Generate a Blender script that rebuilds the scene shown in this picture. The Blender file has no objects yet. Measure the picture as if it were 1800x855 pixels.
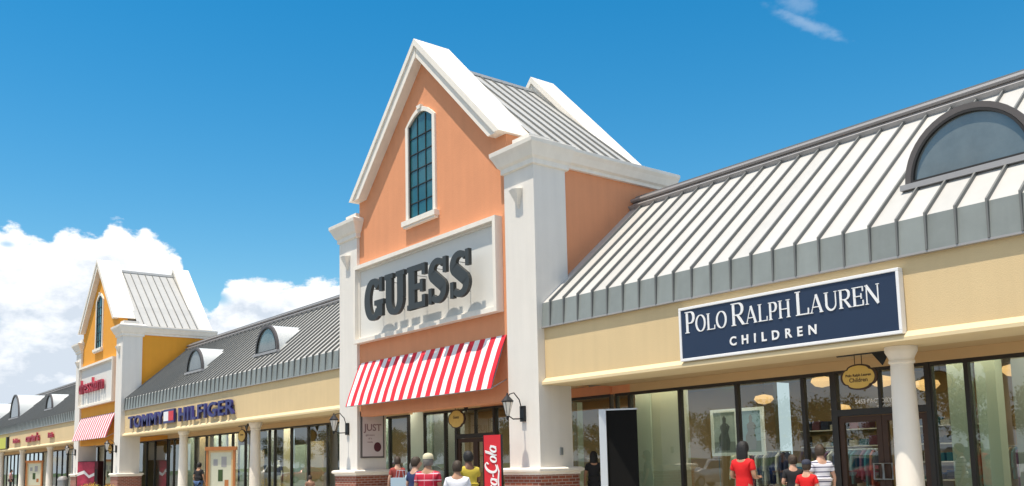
import bpy, bmesh, math, random
from mathutils import Vector, Matrix
random.seed(7)
D = bpy.data
SC = bpy.context.scene
COL = SC.collection
H = 1.55                      # eye height; storey heights below are given above the eye and lifted by H
# ------------------------------------------------------------------ camera
cam = D.cameras.new('camera'); co = D.objects.new('camera', cam); COL.objects.link(co)
_R = Vector((0.61653069, 0.78702085, -0.02209277)); _U = Vector((0.10601037, -0.05517543, 0.99283305)); _F = Vector((-0.78016134, 0.61445411, 0.11744972))
co.matrix_world = Matrix(((_R.x, _U.x, -_F.x, 0), (_R.y, _U.y, -_F.y, 0), (_R.z, _U.z, -_F.z, H), (0, 0, 0, 1)))
cam.sensor_fit = 'HORIZONTAL'; cam.sensor_width = 36
cam.lens = 1620.6 / 1800 * 36
cam.shift_y = (620 - 427.5) / 1800
cam.clip_start = 0.1; cam.clip_end = 3000
SC.camera = co
# ------------------------------------------------------------------ world
W = D.worlds.new('World'); SC.world = W; W.use_nodes = True
NT = W.node_tree; NT.nodes.clear()
def nn(nt, typ, **kw):
    n = nt.nodes.new(typ)
    for k, v in kw.items():
        if k.startswith('i_'):
            key = k[2:]; key = int(key) if key.isdigit() else key.replace('_', ' ')
            n.inputs[key].default_value = v
        else: setattr(n, k, v)
    return n
def ln(nt, a, b): nt.links.new(a, b)
def mth(nt, op, a, b=None, c=None, clamp=False):
    n = nt.nodes.new('ShaderNodeMath'); n.operation = op; n.use_clamp = clamp
    for i, v in enumerate((a, b, c)):
        if v is None: continue
        if isinstance(v, (int, float)): n.inputs[i].default_value = v
        else: nt.links.new(v, n.inputs[i])
    return n.outputs[0]
SUNV = Vector((-0.015, -0.31, 1)).normalized()
sky = nn(NT, 'ShaderNodeTexSky', sky_type='NISHITA', sun_disc=False, air_density=1.25, dust_density=0.25, ozone_density=2.2, altitude=0)
sky.sun_elevation = math.asin(SUNV.z); sky.sun_rotation = math.atan2(SUNV.x, SUNV.y) % (2 * math.pi)
hs = nn(NT, 'ShaderNodeHueSaturation', i_Hue=0.490, i_Saturation=1.50, i_Value=1.42); ln(NT, sky.outputs[0], hs.inputs['Color'])
tc = nn(NT, 'ShaderNodeTexCoord'); sp = nn(NT, 'ShaderNodeSeparateXYZ'); ln(NT, tc.outputs['Generated'], sp.inputs[0])
az = mth(NT, 'ARCTAN2', sp.outputs[0], sp.outputs[1]); el = mth(NT, 'ARCSINE', sp.outputs[2])
# height of the cumulus bank as a function of compass direction (a world-fixed profile)
prof = [(-1.4187, .2317), (-1.4116, .2367), (-1.4018, .235), (-1.389, .2238), (-1.374, .224), (-1.3693, .2337), (-1.3593, .239), (-1.3436, .232), (-1.329, .2332), (-1.323, .2448), (-1.3152, .2482), (-1.306, .2462), (-1.2961, .2396), (-1.2881, .2441), (-1.2797, .2351), (-1.2602, .2266), (-1.2516, .2121), (-1.2457, .1939), (-1.2342, .172), (-1.2229, .160), (-1.209, .190), (-1.1773, .1995), (-1.1597, .1958), (-1.136, .1946), (-1.1121, .1987), (-1.091, .1991), (-1.0267, .196), (-.9023, .17), (-.7, .12)]
A0, A1 = -1.55, -.65
fc = nn(NT, 'ShaderNodeFloatCurve'); cu = fc.mapping.curves[0]
while len(cu.points) > 2: cu.points.remove(cu.points[1])
cu.points[0].location = (0, .22 / .3); cu.points[1].location = (1, .10 / .3)
for a, e in prof: cu.points.new((a - A0) / (A1 - A0), e / .3)
fc.mapping.update()
ln(NT, mth(NT, 'DIVIDE', mth(NT, 'SUBTRACT', az, A0), A1 - A0, clamp=True), fc.inputs['Value'])
top_l = mth(NT, 'MULTIPLY', fc.outputs[0], .3)
# elsewhere round the horizon: a low broken bank
cx = nn(NT, 'ShaderNodeCombineXYZ'); ln(NT, az, cx.inputs[0]); ln(NT, mth(NT, 'MULTIPLY', el, 1.6), cx.inputs[1])
nz_far = nn(NT, 'ShaderNodeTexNoise', i_Scale=3.0, i_Detail=5.0); ln(NT, cx.outputs[0], nz_far.inputs['Vector'])
top_o = mth(NT, 'MULTIPLY', nz_far.outputs[0], .22)
inband = mth(NT, 'MULTIPLY', mth(NT, 'GREATER_THAN', az, A0), mth(NT, 'LESS_THAN', az, A1))
top = mth(NT, 'ADD', mth(NT, 'MULTIPLY', inband, top_l), mth(NT, 'MULTIPLY', mth(NT, 'SUBTRACT', 1, inband), top_o))
nb = nn(NT, 'ShaderNodeTexNoise', i_Scale=48.0, i_Detail=9.0, i_Roughness=.6); ln(NT, cx.outputs[0], nb.inputs['Vector'])
bil = mth(NT, 'MULTIPLY', mth(NT, 'SUBTRACT', nb.outputs[0], .5), .035)
diff = mth(NT, 'ADD', mth(NT, 'SUBTRACT', top, el), bil)
mr = nn(NT, 'ShaderNodeMapRange', interpolation_type='SMOOTHSTEP', i_1=-.001, i_2=.0075); ln(NT, diff, mr.inputs[0])
# thin holes in the bank
nh = nn(NT, 'ShaderNodeTexNoise', i_Scale=11.0, i_Detail=5.0); ln(NT, cx.outputs[0], nh.inputs['Vector'])
hole = nn(NT, 'ShaderNodeMapRange', interpolation_type='SMOOTHSTEP', i_1=.27, i_2=.40); ln(NT, nh.outputs[0], hole.inputs[0])
def blob(a0, e0, ra, re, soft=.6, rot=0.0, nsc=40, namp=.5):
    da = mth(NT, 'SUBTRACT', az, a0); de = mth(NT, 'SUBTRACT', el, e0); c, s = math.cos(rot), math.sin(rot)
    u = mth(NT, 'DIVIDE', mth(NT, 'ADD', mth(NT, 'MULTIPLY', da, c), mth(NT, 'MULTIPLY', de, s)), ra)
    v = mth(NT, 'DIVIDE', mth(NT, 'SUBTRACT', mth(NT, 'MULTIPLY', de, c), mth(NT, 'MULTIPLY', da, s)), re)
    r = mth(NT, 'SQRT', mth(NT, 'ADD', mth(NT, 'MULTIPLY', u, u), mth(NT, 'MULTIPLY', v, v)))
    n = nn(NT, 'ShaderNodeTexNoise', i_Scale=nsc, i_Detail=5.0); ln(NT, cx.outputs[0], n.inputs['Vector'])
    r = mth(NT, 'ADD', r, mth(NT, 'MULTIPLY', mth(NT, 'SUBTRACT', n.outputs[0], .5), namp))
    m = nn(NT, 'ShaderNodeMapRange', interpolation_type='SMOOTHSTEP', i_1=1.0, i_2=1.0 - soft, i_3=0.0, i_4=1.0); ln(NT, r, m.inputs[0]); return m.outputs[0]
g1 = blob(-1.2175, .1765, .021, .0105, .8, -.25)
g2 = blob(-1.412, .2165, .010, .0045, .9)
cm = mth(NT, 'MULTIPLY', mr.outputs[0], hole.outputs[0])
cm = mth(NT, 'MULTIPLY', cm, mth(NT, 'SUBTRACT', 1, mth(NT, 'MULTIPLY', g1, .85)))
cm = mth(NT, 'MULTIPLY', cm, mth(NT, 'SUBTRACT', 1, mth(NT, 'MULTIPLY', g2, .6)))
w1 = mth(NT, 'MULTIPLY', blob(-.580, .452, .026, .018, 1.0, -.4, 80, 1.2), .7); w2 = blob(-.572, .432, .055, .0085, 1.0, -.5, 80, 1.2)
wisp = mth(NT, 'MULTIPLY', mth(NT, 'MAXIMUM', w1, w2), .20)
cm = mth(NT, 'MAXIMUM', cm, wisp, clamp=True)
# unseen clouds added behind and above the viewer to brighten and neutralise ambient light
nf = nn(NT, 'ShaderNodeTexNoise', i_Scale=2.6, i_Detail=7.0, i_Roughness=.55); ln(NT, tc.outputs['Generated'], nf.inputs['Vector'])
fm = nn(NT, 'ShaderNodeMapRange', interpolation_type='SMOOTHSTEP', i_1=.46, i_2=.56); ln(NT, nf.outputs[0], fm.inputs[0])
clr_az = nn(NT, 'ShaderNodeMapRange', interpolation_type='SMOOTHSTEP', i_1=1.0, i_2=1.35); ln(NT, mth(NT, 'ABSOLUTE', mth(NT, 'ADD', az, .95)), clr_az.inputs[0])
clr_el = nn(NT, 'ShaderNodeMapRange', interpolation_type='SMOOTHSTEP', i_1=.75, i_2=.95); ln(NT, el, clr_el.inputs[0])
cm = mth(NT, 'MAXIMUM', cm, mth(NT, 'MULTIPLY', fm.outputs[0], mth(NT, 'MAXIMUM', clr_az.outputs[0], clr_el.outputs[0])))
ns = nn(NT, 'ShaderNodeTexNoise', i_Scale=16.0, i_Detail=6.0, i_Roughness=.6); ln(NT, cx.outputs[0], ns.inputs['Vector'])
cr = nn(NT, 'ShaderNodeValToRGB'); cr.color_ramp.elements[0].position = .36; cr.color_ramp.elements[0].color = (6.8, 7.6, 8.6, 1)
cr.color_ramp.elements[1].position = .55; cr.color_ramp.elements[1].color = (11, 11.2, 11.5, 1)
lowgrey = mth(NT, 'ADD', ns.outputs[0], mth(NT, 'MULTIPLY', mth(NT, 'SUBTRACT', el, .175), 2.2)); ln(NT, lowgrey, cr.inputs[0])
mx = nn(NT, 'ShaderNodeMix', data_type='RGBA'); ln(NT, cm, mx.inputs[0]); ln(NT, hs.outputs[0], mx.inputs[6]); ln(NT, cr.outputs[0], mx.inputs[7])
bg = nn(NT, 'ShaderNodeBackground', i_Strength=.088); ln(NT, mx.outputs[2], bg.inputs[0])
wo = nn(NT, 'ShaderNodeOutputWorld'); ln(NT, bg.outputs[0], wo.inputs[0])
# ------------------------------------------------------------------ sun
sl = D.lights.new('sun', 'SUN'); sl.energy = 4.8; sl.angle = math.radians(.53); sl.color = (1, .90, .76)
so = D.objects.new('sun', sl); COL.objects.link(so); so.rotation_euler = (-SUNV).to_track_quat('-Z', 'Y').to_euler(); so.location = (0, 0, 40)
SC.view_settings.view_transform = 'Standard'; SC.view_settings.look = 'None'; SC.view_settings.gamma = 1
SC.view_settings.use_curve_mapping = False; SC.view_settings.exposure = 0.22
# ------------------------------------------------------------------ materials
def mat(name, col, rough=.7, metal=0., bump=0., bscale=60., var=0., vscale=1.2, spec=.5, emit=None, estr=1., streak=0., pan=0.):
    m = D.materials.new(name); m.use_nodes = True; nt = m.node_tree; b = nt.nodes['Principled BSDF']
    b.inputs['Base Color'].default_value = (*col, 1); b.inputs['Roughness'].default_value = rough; b.inputs['Metallic'].default_value = metal
    b.inputs['Specular IOR Level'].default_value = spec
    if emit: b.inputs['Emission Color'].default_value = (*emit, 1); b.inputs['Emission Strength'].default_value = estr
    if var or bump or streak:
        t = nn(nt, 'ShaderNodeTexCoord')
    if var or streak:
        n = nn(nt, 'ShaderNodeTexNoise', i_Scale=vscale, i_Detail=6., i_Roughness=.62); ln(nt, t.outputs['Object'], n.inputs['Vector'])
        f = mth(nt, 'MULTIPLY', mth(nt, 'SUBTRACT', n.outputs[0], .5), var * 2.4)
        if streak:
            mp = nn(nt, 'ShaderNodeMapping'); mp.inputs['Scale'].default_value = (3.2, 3.2, .22); ln(nt, t.outputs['Object'], mp.inputs[0])
            n2 = nn(nt, 'ShaderNodeTexNoise', i_Scale=1.6, i_Detail=5.); ln(nt, mp.outputs[0], n2.inputs['Vector'])
            f = mth(nt, 'ADD', f, mth(nt, 'MULTIPLY', mth(nt, 'SUBTRACT', n2.outputs[0], .52), streak * 2.))
        f = mth(nt, 'ADD', f, 1.)
        if pan:   # every folded metal pan is a slightly different tone
            sx_ = nn(nt, 'ShaderNodeSeparateXYZ'); ln(nt, t.outputs['Object'], sx_.inputs[0])
            wn = nn(nt, 'ShaderNodeTexWhiteNoise', noise_dimensions='1D'); ln(nt, mth(nt, 'FLOOR', mth(nt, 'DIVIDE', mth(nt, 'ADD', sx_.outputs[0], 13.008), .487)), wn.inputs['W'])
            f = mth(nt, 'ADD', f, mth(nt, 'MULTIPLY', mth(nt, 'SUBTRACT', wn.outputs[0], .5), pan))
        v = nn(nt, 'ShaderNodeVectorMath', operation='SCALE'); v.inputs[0].default_value = col; ln(nt, f, v.inputs['Scale']); ln(nt, v.outputs[0], b.inputs['Base Color'])
    if bump:
        n = nn(nt, 'ShaderNodeTexNoise', i_Scale=bscale, i_Detail=5.); ln(nt, t.outputs['Object'], n.inputs['Vector'])
        bp = nn(nt, 'ShaderNodeBump', i_Strength=bump, i_Distance=.01); ln(nt, n.outputs[0], bp.inputs['Height']); ln(nt, bp.outputs[0], b.inputs['Normal'])
    return m
M = {}
M['white'] = mat('white_stucco', (.75, .715, .66), .85, bump=.4, var=.05, streak=.06)
M['trim'] = mat('white_trim', (.82, .77, .69), .8, bump=.25, var=.05, vscale=2., streak=.08)
M['salmon'] = mat('salmon_stucco', (.71, .30, .148), .88, bump=.5, bscale=35, var=.09, vscale=.9, streak=.07)
M['orange'] = mat('orange_stucco', (.76, .33, .03), .88, bump=.4, var=.06, streak=.05)
M['cream'] = mat('cream_stucco', (.67, .51, .285), .88, bump=.4, var=.06, vscale=.6, streak=.06)
M['creamtrim'] = mat('cream_ledge', (.72, .58, .35), .85, bump=.2, var=.03)
M['soffit'] = mat('tan_soffit', (.60, .42, .22), .85, var=.04)
M['panel'] = mat('sign_panel_white', (.70, .69, .65), .8, bump=.1, var=.025)
M['metal'] = mat('grey_standing_seam', (.49, .485, .465), .5, metal=.0, var=.06, vscale=2.5, streak=.05, pan=.10, bump=.25, bscale=3.0)
M['seam'] = mat('seam_metal', (.16, .165, .16), .55, metal=.1, var=.05)
M['fasciametal'] = mat('grey_fascia_metal', (.24, .265, .255), .5, metal=.1, var=.12, vscale=3., streak=.12, pan=.18, bump=.3, bscale=4.0)
M['ridge'] = mat('ridge_metal', (.30, .31, .31), .5, metal=.3, var=.06)
M['vault'] = mat('pale_dormer_metal', (.72, .73, .70), .4, metal=.15, var=.03)
M['dframe'] = mat('dormer_frame', (.10, .088, .085), .55, var=.05)
M['lead'] = mat('sill_metal', (.36, .35, .35), .5, metal=.2, var=.05)
M['black'] = mat('dark_bronze_frame', (.022, .018, .015), .45, var=.1)
M['ironblk'] = mat('black_iron', (.015, .015, .017), .4, metal=.3)
M['letters'] = mat('charcoal_letters', (.035, .038, .037), .5, var=.15, vscale=6)
M['navy'] = mat('navy_panel', (.012, .028, .068), .45, var=.06)
M['signwhite'] = mat('sign_white', (.82, .82, .82), .5)
M['tnavy'] = mat('navy_letters', (.02, .02, .14), .4)
M['red'] = mat('red_paint', (.62, .02, .03), .45)
M['magenta'] = mat('red_letters', (.34, .02, .045), .5)
M['gold'] = mat('ochre_sign', (.62, .40, .09), .55, var=.12, vscale=9)
M['goldd'] = mat('dark_brown', (.05, .022, .012), .6)
M['pale'] = mat('pale_green_wall', (.47, .52, .44), .8, var=.03)
M['intw'] = mat('interior_wall', (.42, .29, .15), .85, var=.08, vscale=.6)
M['intdark'] = mat('interior_dark', (.07, .06, .055), .8, var=.2)
M['intfloor'] = mat('interior_floor', (.22, .15, .09), .4, var=.1)
M['ceil'] = mat('interior_ceiling', (.30, .30, .28), .9)
M['conc'] = mat('concrete', (.50, .47, .41), .9, bump=.3, var=.08)
M['asphalt'] = mat('asphalt', (.17, .165, .15), .95, bump=.5, bscale=120, var=.15)
M['paint'] = mat('road_paint', (.75, .75, .72), .7, var=.08)
M['grass'] = mat('grass', (.06, .10, .03), .95, bump=.6, bscale=30, var=.25)
M['grey'] = mat('grey_metal', (.30, .32, .33), .4, metal=.5)
M['wood'] = mat('orange_wood', (.46, .17, .05), .6, var=.12, vscale=4)
M['paper'] = mat('map_paper', (.62, .62, .48), .6, var=.10, vscale=5)
M['rubber'] = mat('rubber', (.02, .02, .02), .8)
M['bark'] = mat('bark', (.10, .07, .045), .9, bump=.6, var=.2)
M['leafA'] = mat('leaves', (.045, .085, .025), .7, var=.4, vscale=1.5)
M['leafB'] = mat('yellow_flowers', (.65, .42, .03), .7, var=.25, vscale=4)
M['lampglow'] = mat('warm_lamp', (.9, .6, .3), .6, emit=(1., .55, .22), estr=.8)
M['lanternglass'] = mat('lantern_glass', (.75, .72, .66), .25)
def brick():
    m = D.materials.new('red_brick'); m.use_nodes = True; nt = m.node_tree; b = nt.nodes['Principled BSDF']
    t = nn(nt, 'ShaderNodeTexCoord'); s = nn(nt, 'ShaderNodeSeparateXYZ'); ln(nt, t.outputs['Object'], s.inputs[0])
    c = nn(nt, 'ShaderNodeCombineXYZ'); ln(nt, mth(nt, 'ADD', s.outputs[0], s.outputs[1]), c.inputs[0]); ln(nt, s.outputs[2], c.inputs[1])
    k = nn(nt, 'ShaderNodeTexBrick', i_Scale=1.0); ln(nt, c.outputs[0], k.inputs['Vector'])
    k.inputs['Color1'].default_value = (.30, .085, .045, 1); k.inputs['Color2'].default_value = (.20, .05, .03, 1); k.inputs['Mortar'].default_value = (.38, .30, .25, 1)
    k.inputs['Brick Width'].default_value = .215; k.inputs['Row Height'].default_value = .075; k.inputs['Mortar Size'].default_value = .009
    ln(nt, k.outputs['Color'], b.inputs['Base Color']); b.inputs['Roughness'].default_value = .9
    bp = nn(nt, 'ShaderNodeBump', i_Strength=.5, i_Distance=.01, invert=True); ln(nt, k.outputs['Fac'], bp.inputs['Height']); ln(nt, bp.outputs[0], b.inputs['Normal'])
    return m
M['brick'] = brick()
def stripes(name, c1, c2, period, duty, axis=0, rough=.75, cross=None, off=0.):
    m = D.materials.new(name); m.use_nodes = True; nt = m.node_tree; b = nt.nodes['Principled BSDF']
    t = nn(nt, 'ShaderNodeTexCoord'); s = nn(nt, 'ShaderNodeSeparateXYZ'); ln(nt, t.outputs['Object'], s.inputs[0])
    v = mth(nt, 'FLOORED_MODULO', mth(nt, 'ADD', s.outputs[axis], 100. + off), period); f = mth(nt, 'LESS_THAN', v, period * duty)
    x = nn(nt, 'ShaderNodeMix', data_type='RGBA'); ln(nt, f, x.inputs[0]); x.inputs[6].default_value = (*c2, 1); x.inputs[7].default_value = (*c1, 1)
    out = x.outputs[2]
    if cross:
        v2 = mth(nt, 'FLOORED_MODULO', mth(nt, 'ADD', s.outputs[0], 100.045), cross[0]); f2 = mth(nt, 'LESS_THAN', v2, cross[0] * cross[1])
        y = nn(nt, 'ShaderNodeMix', data_type='RGBA'); ln(nt, mth(nt, 'MULTIPLY', f2, .5), y.inputs[0]); ln(nt, out, y.inputs[6]); y.inputs[7].default_value = (*c1, 1); out = y.outputs[2]
    ln(nt, out, b.inputs['Base Color']); b.inputs['Roughness'].default_value = rough; return m
M['awning'] = stripes('red_white_canvas', (.70, .015, .035), (.84, .82, .80), .4687, .5)
M['awning2'] = stripes('pink_white_canvas', (.60, .03, .08), (.82, .80, .78), .4687, .5)
def glass(name, tint, base, gain):
    m = D.materials.new(name); m.use_nodes = True; nt = m.node_tree; nt.nodes.clear()
    o = nn(nt, 'ShaderNodeOutputMaterial'); tr = nn(nt, 'ShaderNodeBsdfTransparent'); tr.inputs[0].default_value = (*tint, 1)
    gl = nn(nt, 'ShaderNodeBsdfGlossy'); gl.inputs['Roughness'].default_value = 0.0; gl.inputs[0].default_value = (.93, .97, .95, 1)
    fr = nn(nt, 'ShaderNodeFresnel', i_IOR=1.5)
    t = nn(nt, 'ShaderNodeTexCoord'); nz = nn(nt, 'ShaderNodeTexNoise', i_Scale=.7, i_Detail=1.); ln(nt, t.outputs['Object'], nz.inputs['Vector'])
    bp = nn(nt, 'ShaderNodeBump', i_Strength=.12, i_Distance=.02); ln(nt, nz.outputs[0], bp.inputs['Height']); ln(nt, bp.outputs[0], gl.inputs['Normal'])
    ge = nn(nt, 'ShaderNodeNewGeometry')
    f = mth(nt, 'MULTIPLY', mth(nt, 'ADD', mth(nt, 'MULTIPLY', fr.outputs[0], gain), base, clamp=True), mth(nt, 'SUBTRACT', 1, ge.outputs['Backfacing']))
    mi = nn(nt, 'ShaderNodeMixShader'); ln(nt, f, mi.inputs[0]); ln(nt, tr.outputs[0], mi.inputs[1]); ln(nt, gl.outputs[0], mi.inputs[2]); ln(nt, mi.outputs[0], o.inputs[0]); return m
M['glass'] = glass('shop_glass', (.86, .92, .87), .10, 1.25)
M['glassdk'] = mat('dark_window_glass', (.010, .016, .018), .03, spec=1.)
M['teal'] = mat('teal_window_glass', (.022, .11, .13), .06, spec=.9, var=.5, vscale=1.3)
M['dglass'] = mat('dormer_glass', (.17, .195, .195), .05, metal=.15, spec=1., var=.35, vscale=1.5)
# ------------------------------------------------------------------ mesh helpers
def rootloc(o):
    v = Vector((0, 0, 0))
    while o is not None:
        v += o.location; o = o.parent
    return v
class MB:
    def __init__(s): s.v = []; s.f = []
    def add(s, vs, fs):
        n = len(s.v); s.v += [tuple(p) for p in vs]; s.f += [tuple(i + n for i in f) for f in fs]; return s
    def box(s, x0, x1, y0, y1, z0, z1):
        vs = [(x, y, z) for z in (z0, z1) for y in (y0, y1) for x in (x0, x1)]
        return s.add(vs, [(0, 2, 3, 1), (4, 5, 7, 6), (0, 1, 5, 4), (2, 6, 7, 3), (0, 4, 6, 2), (1, 3, 7, 5)])
    def cbox(s, c, sx, sy, sz, rz=0.):
        cs, sn = math.cos(rz), math.sin(rz); vs = []
        for z in (-.5, .5):
            for y in (-.5, .5):
                for x in (-.5, .5):
                    X, Y = x * sx, y * sy; vs.append((c[0] + X * cs - Y * sn, c[1] + X * sn + Y * cs, c[2] + z * sz))
        return s.add(vs, [(0, 2, 3, 1), (4, 5, 7, 6), (0, 1, 5, 4), (2, 6, 7, 3), (0, 4, 6, 2), (1, 3, 7, 5)])
    def prism(s, poly, axis, a, b):
        """poly: 2-D points; axis 'x' -> (y,z), 'y' -> (x,z), 'z' -> (x,y)"""
        mk = {'x': lambda p, t: (t, p[0], p[1]), 'y': lambda p, t: (p[0], t, p[1]), 'z': lambda p, t: (p[0], p[1], t)}[axis]
        n = len(poly); vs = [mk(p, a) for p in poly] + [mk(p, b) for p in poly]
        return s.add(vs, [tuple(range(n))[::-1], tuple(range(n, 2 * n))] + [(i, (i + 1) % n, n + (i + 1) % n, n + i) for i in range(n)])
    def loft(s, rings, cap=True, close=True):
        n = len(rings[0]); base = len(s.v); s.v += [tuple(p) for r in rings for p in r]
        for k in range(len(rings) - 1):
            for i in range(n if close else n - 1):
                j = (i + 1) % n; s.f.append((base + k * n + i, base + k * n + j, base + (k + 1) * n + j, base + (k + 1) * n + i))
        if cap: s.f.append(tuple(base + i for i in range(n))[::-1]); s.f.append(tuple(base + (len(rings) - 1) * n + i for i in range(n)))
        return s
    def lathe(s, prof, cx, cy, n=20, cz=0.):
        return s.loft([[(cx + r * math.cos(2 * math.pi * i / n), cy + r * math.sin(2 * math.pi * i / n), cz + z) for i in range(n)] for r, z in prof])
    def tube(s, pts, r, n=8):
        pts = [Vector(p) for p in pts]; rings = []
        for i, p in enumerate(pts):
            t = (pts[min(i + 1, len(pts) - 1)] - pts[max(i - 1, 0)]).normalized()
            u = t.cross(Vector((0, 0, 1))); u = u.normalized() if u.length > 1e-3 else Vector((1, 0, 0)); w = t.cross(u)
            rr = r[i] if isinstance(r, (list, tuple)) else r
            rings.append([p + (u * math.cos(2 * math.pi * k / n) + w * math.sin(2 * math.pi * k / n)) * rr for k in range(n)])
        return s.loft(rings)
    def sphere(s, c, rx, ry, rz, nu=12, nv=8):
        rings = []
        for j in range(1, nv):
            a = math.pi * j / nv; rings.append([(c[0] + rx * math.sin(a) * math.cos(2 * math.pi * i / nu), c[1] + ry * math.sin(a) * math.sin(2 * math.pi * i / nu), c[2] - rz * math.cos(a)) for i in range(nu)])
        return s.loft(rings)
    def build(s, name, m, parent=None, local=False, smooth=False, bevel=0.):
        L = Vector((0, 0, 0)) if local or parent is None else rootloc(parent)
        me = D.meshes.new(name); me.from_pydata([tuple(Vector(p) - L) for p in s.v], [], s.f); me.update()
        bm = bmesh.new(); bm.from_mesh(me); bmesh.ops.recalc_face_normals(bm, faces=bm.faces)
        if bevel: bmesh.ops.bevel(bm, geom=[e for e in bm.edges if len(e.link_faces) == 2 and e.calc_face_angle(0) > .5], offset=bevel, segments=2, affect='EDGES', profile=.5)
        bm.to_mesh(me); bm.free()
        for mm in (m if isinstance(m, list) else [m]): me.materials.append(mm)
        if smooth:
            for p in me.polygons: p.use_smooth = True
            try: me.set_sharp_from_angle(angle=math.radians(38))
            except Exception: pass
        o = D.objects.new(name, me); COL.objects.link(o)
        if parent is not None: o.parent = parent
        return o
def tag(o, label=None, cat=None, group=None, kind=None):
    if label: o['label'] = label
    if cat: o['category'] = cat
    if group: o['group'] = group
    if kind: o['kind'] = kind
    return o
def thing(name, label, cat, loc=(0, 0, 0), rz=0., group=None):
    o = D.objects.new(name, None); COL.objects.link(o); o.location = loc; o.rotation_euler = (0, 0, rz); o.empty_display_size = .3
    return tag(o, label, cat, group)
def copytree(o, parent=None):
    c = o.copy(); COL.objects.link(c)
    if parent is not None: c.parent = parent
    for ch in list(o.children): copytree(ch, c)
    return c
def text_mesh(body, size, depth, name, m, parent, org, ux=(1, 0, 0), uy=(0, 0, 1), bold=0., align='CENTER', spacing=1., local=False, sx=1.):
    cu = D.curves.new(name, 'FONT'); cu.body = body; cu.size = size; cu.extrude = depth / 2; cu.offset = bold; cu.align_x = align; cu.space_character = spacing; cu.resolution_u = 3
    tmp = D.objects.new('tmp', cu); COL.objects.link(tmp); bpy.context.view_layer.update()
    me = D.meshes.new_from_object(tmp.evaluated_get(bpy.context.evaluated_depsgraph_get())); D.objects.remove(tmp); D.curves.remove(cu)
    X = Vector(ux); Y = Vector(uy); Z = X.cross(Y); L = Vector((0, 0, 0)) if local or parent is None else rootloc(parent); O = Vector(org) - L
    for v in me.vertices: v.co = O + X * v.co.x * sx + Y * v.co.y + Z * v.co.z
    me.materials.clear(); me.materials.append(m); me.name = name
    o = D.objects.new(name, me); COL.objects.link(o); o.parent = parent; return o
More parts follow.
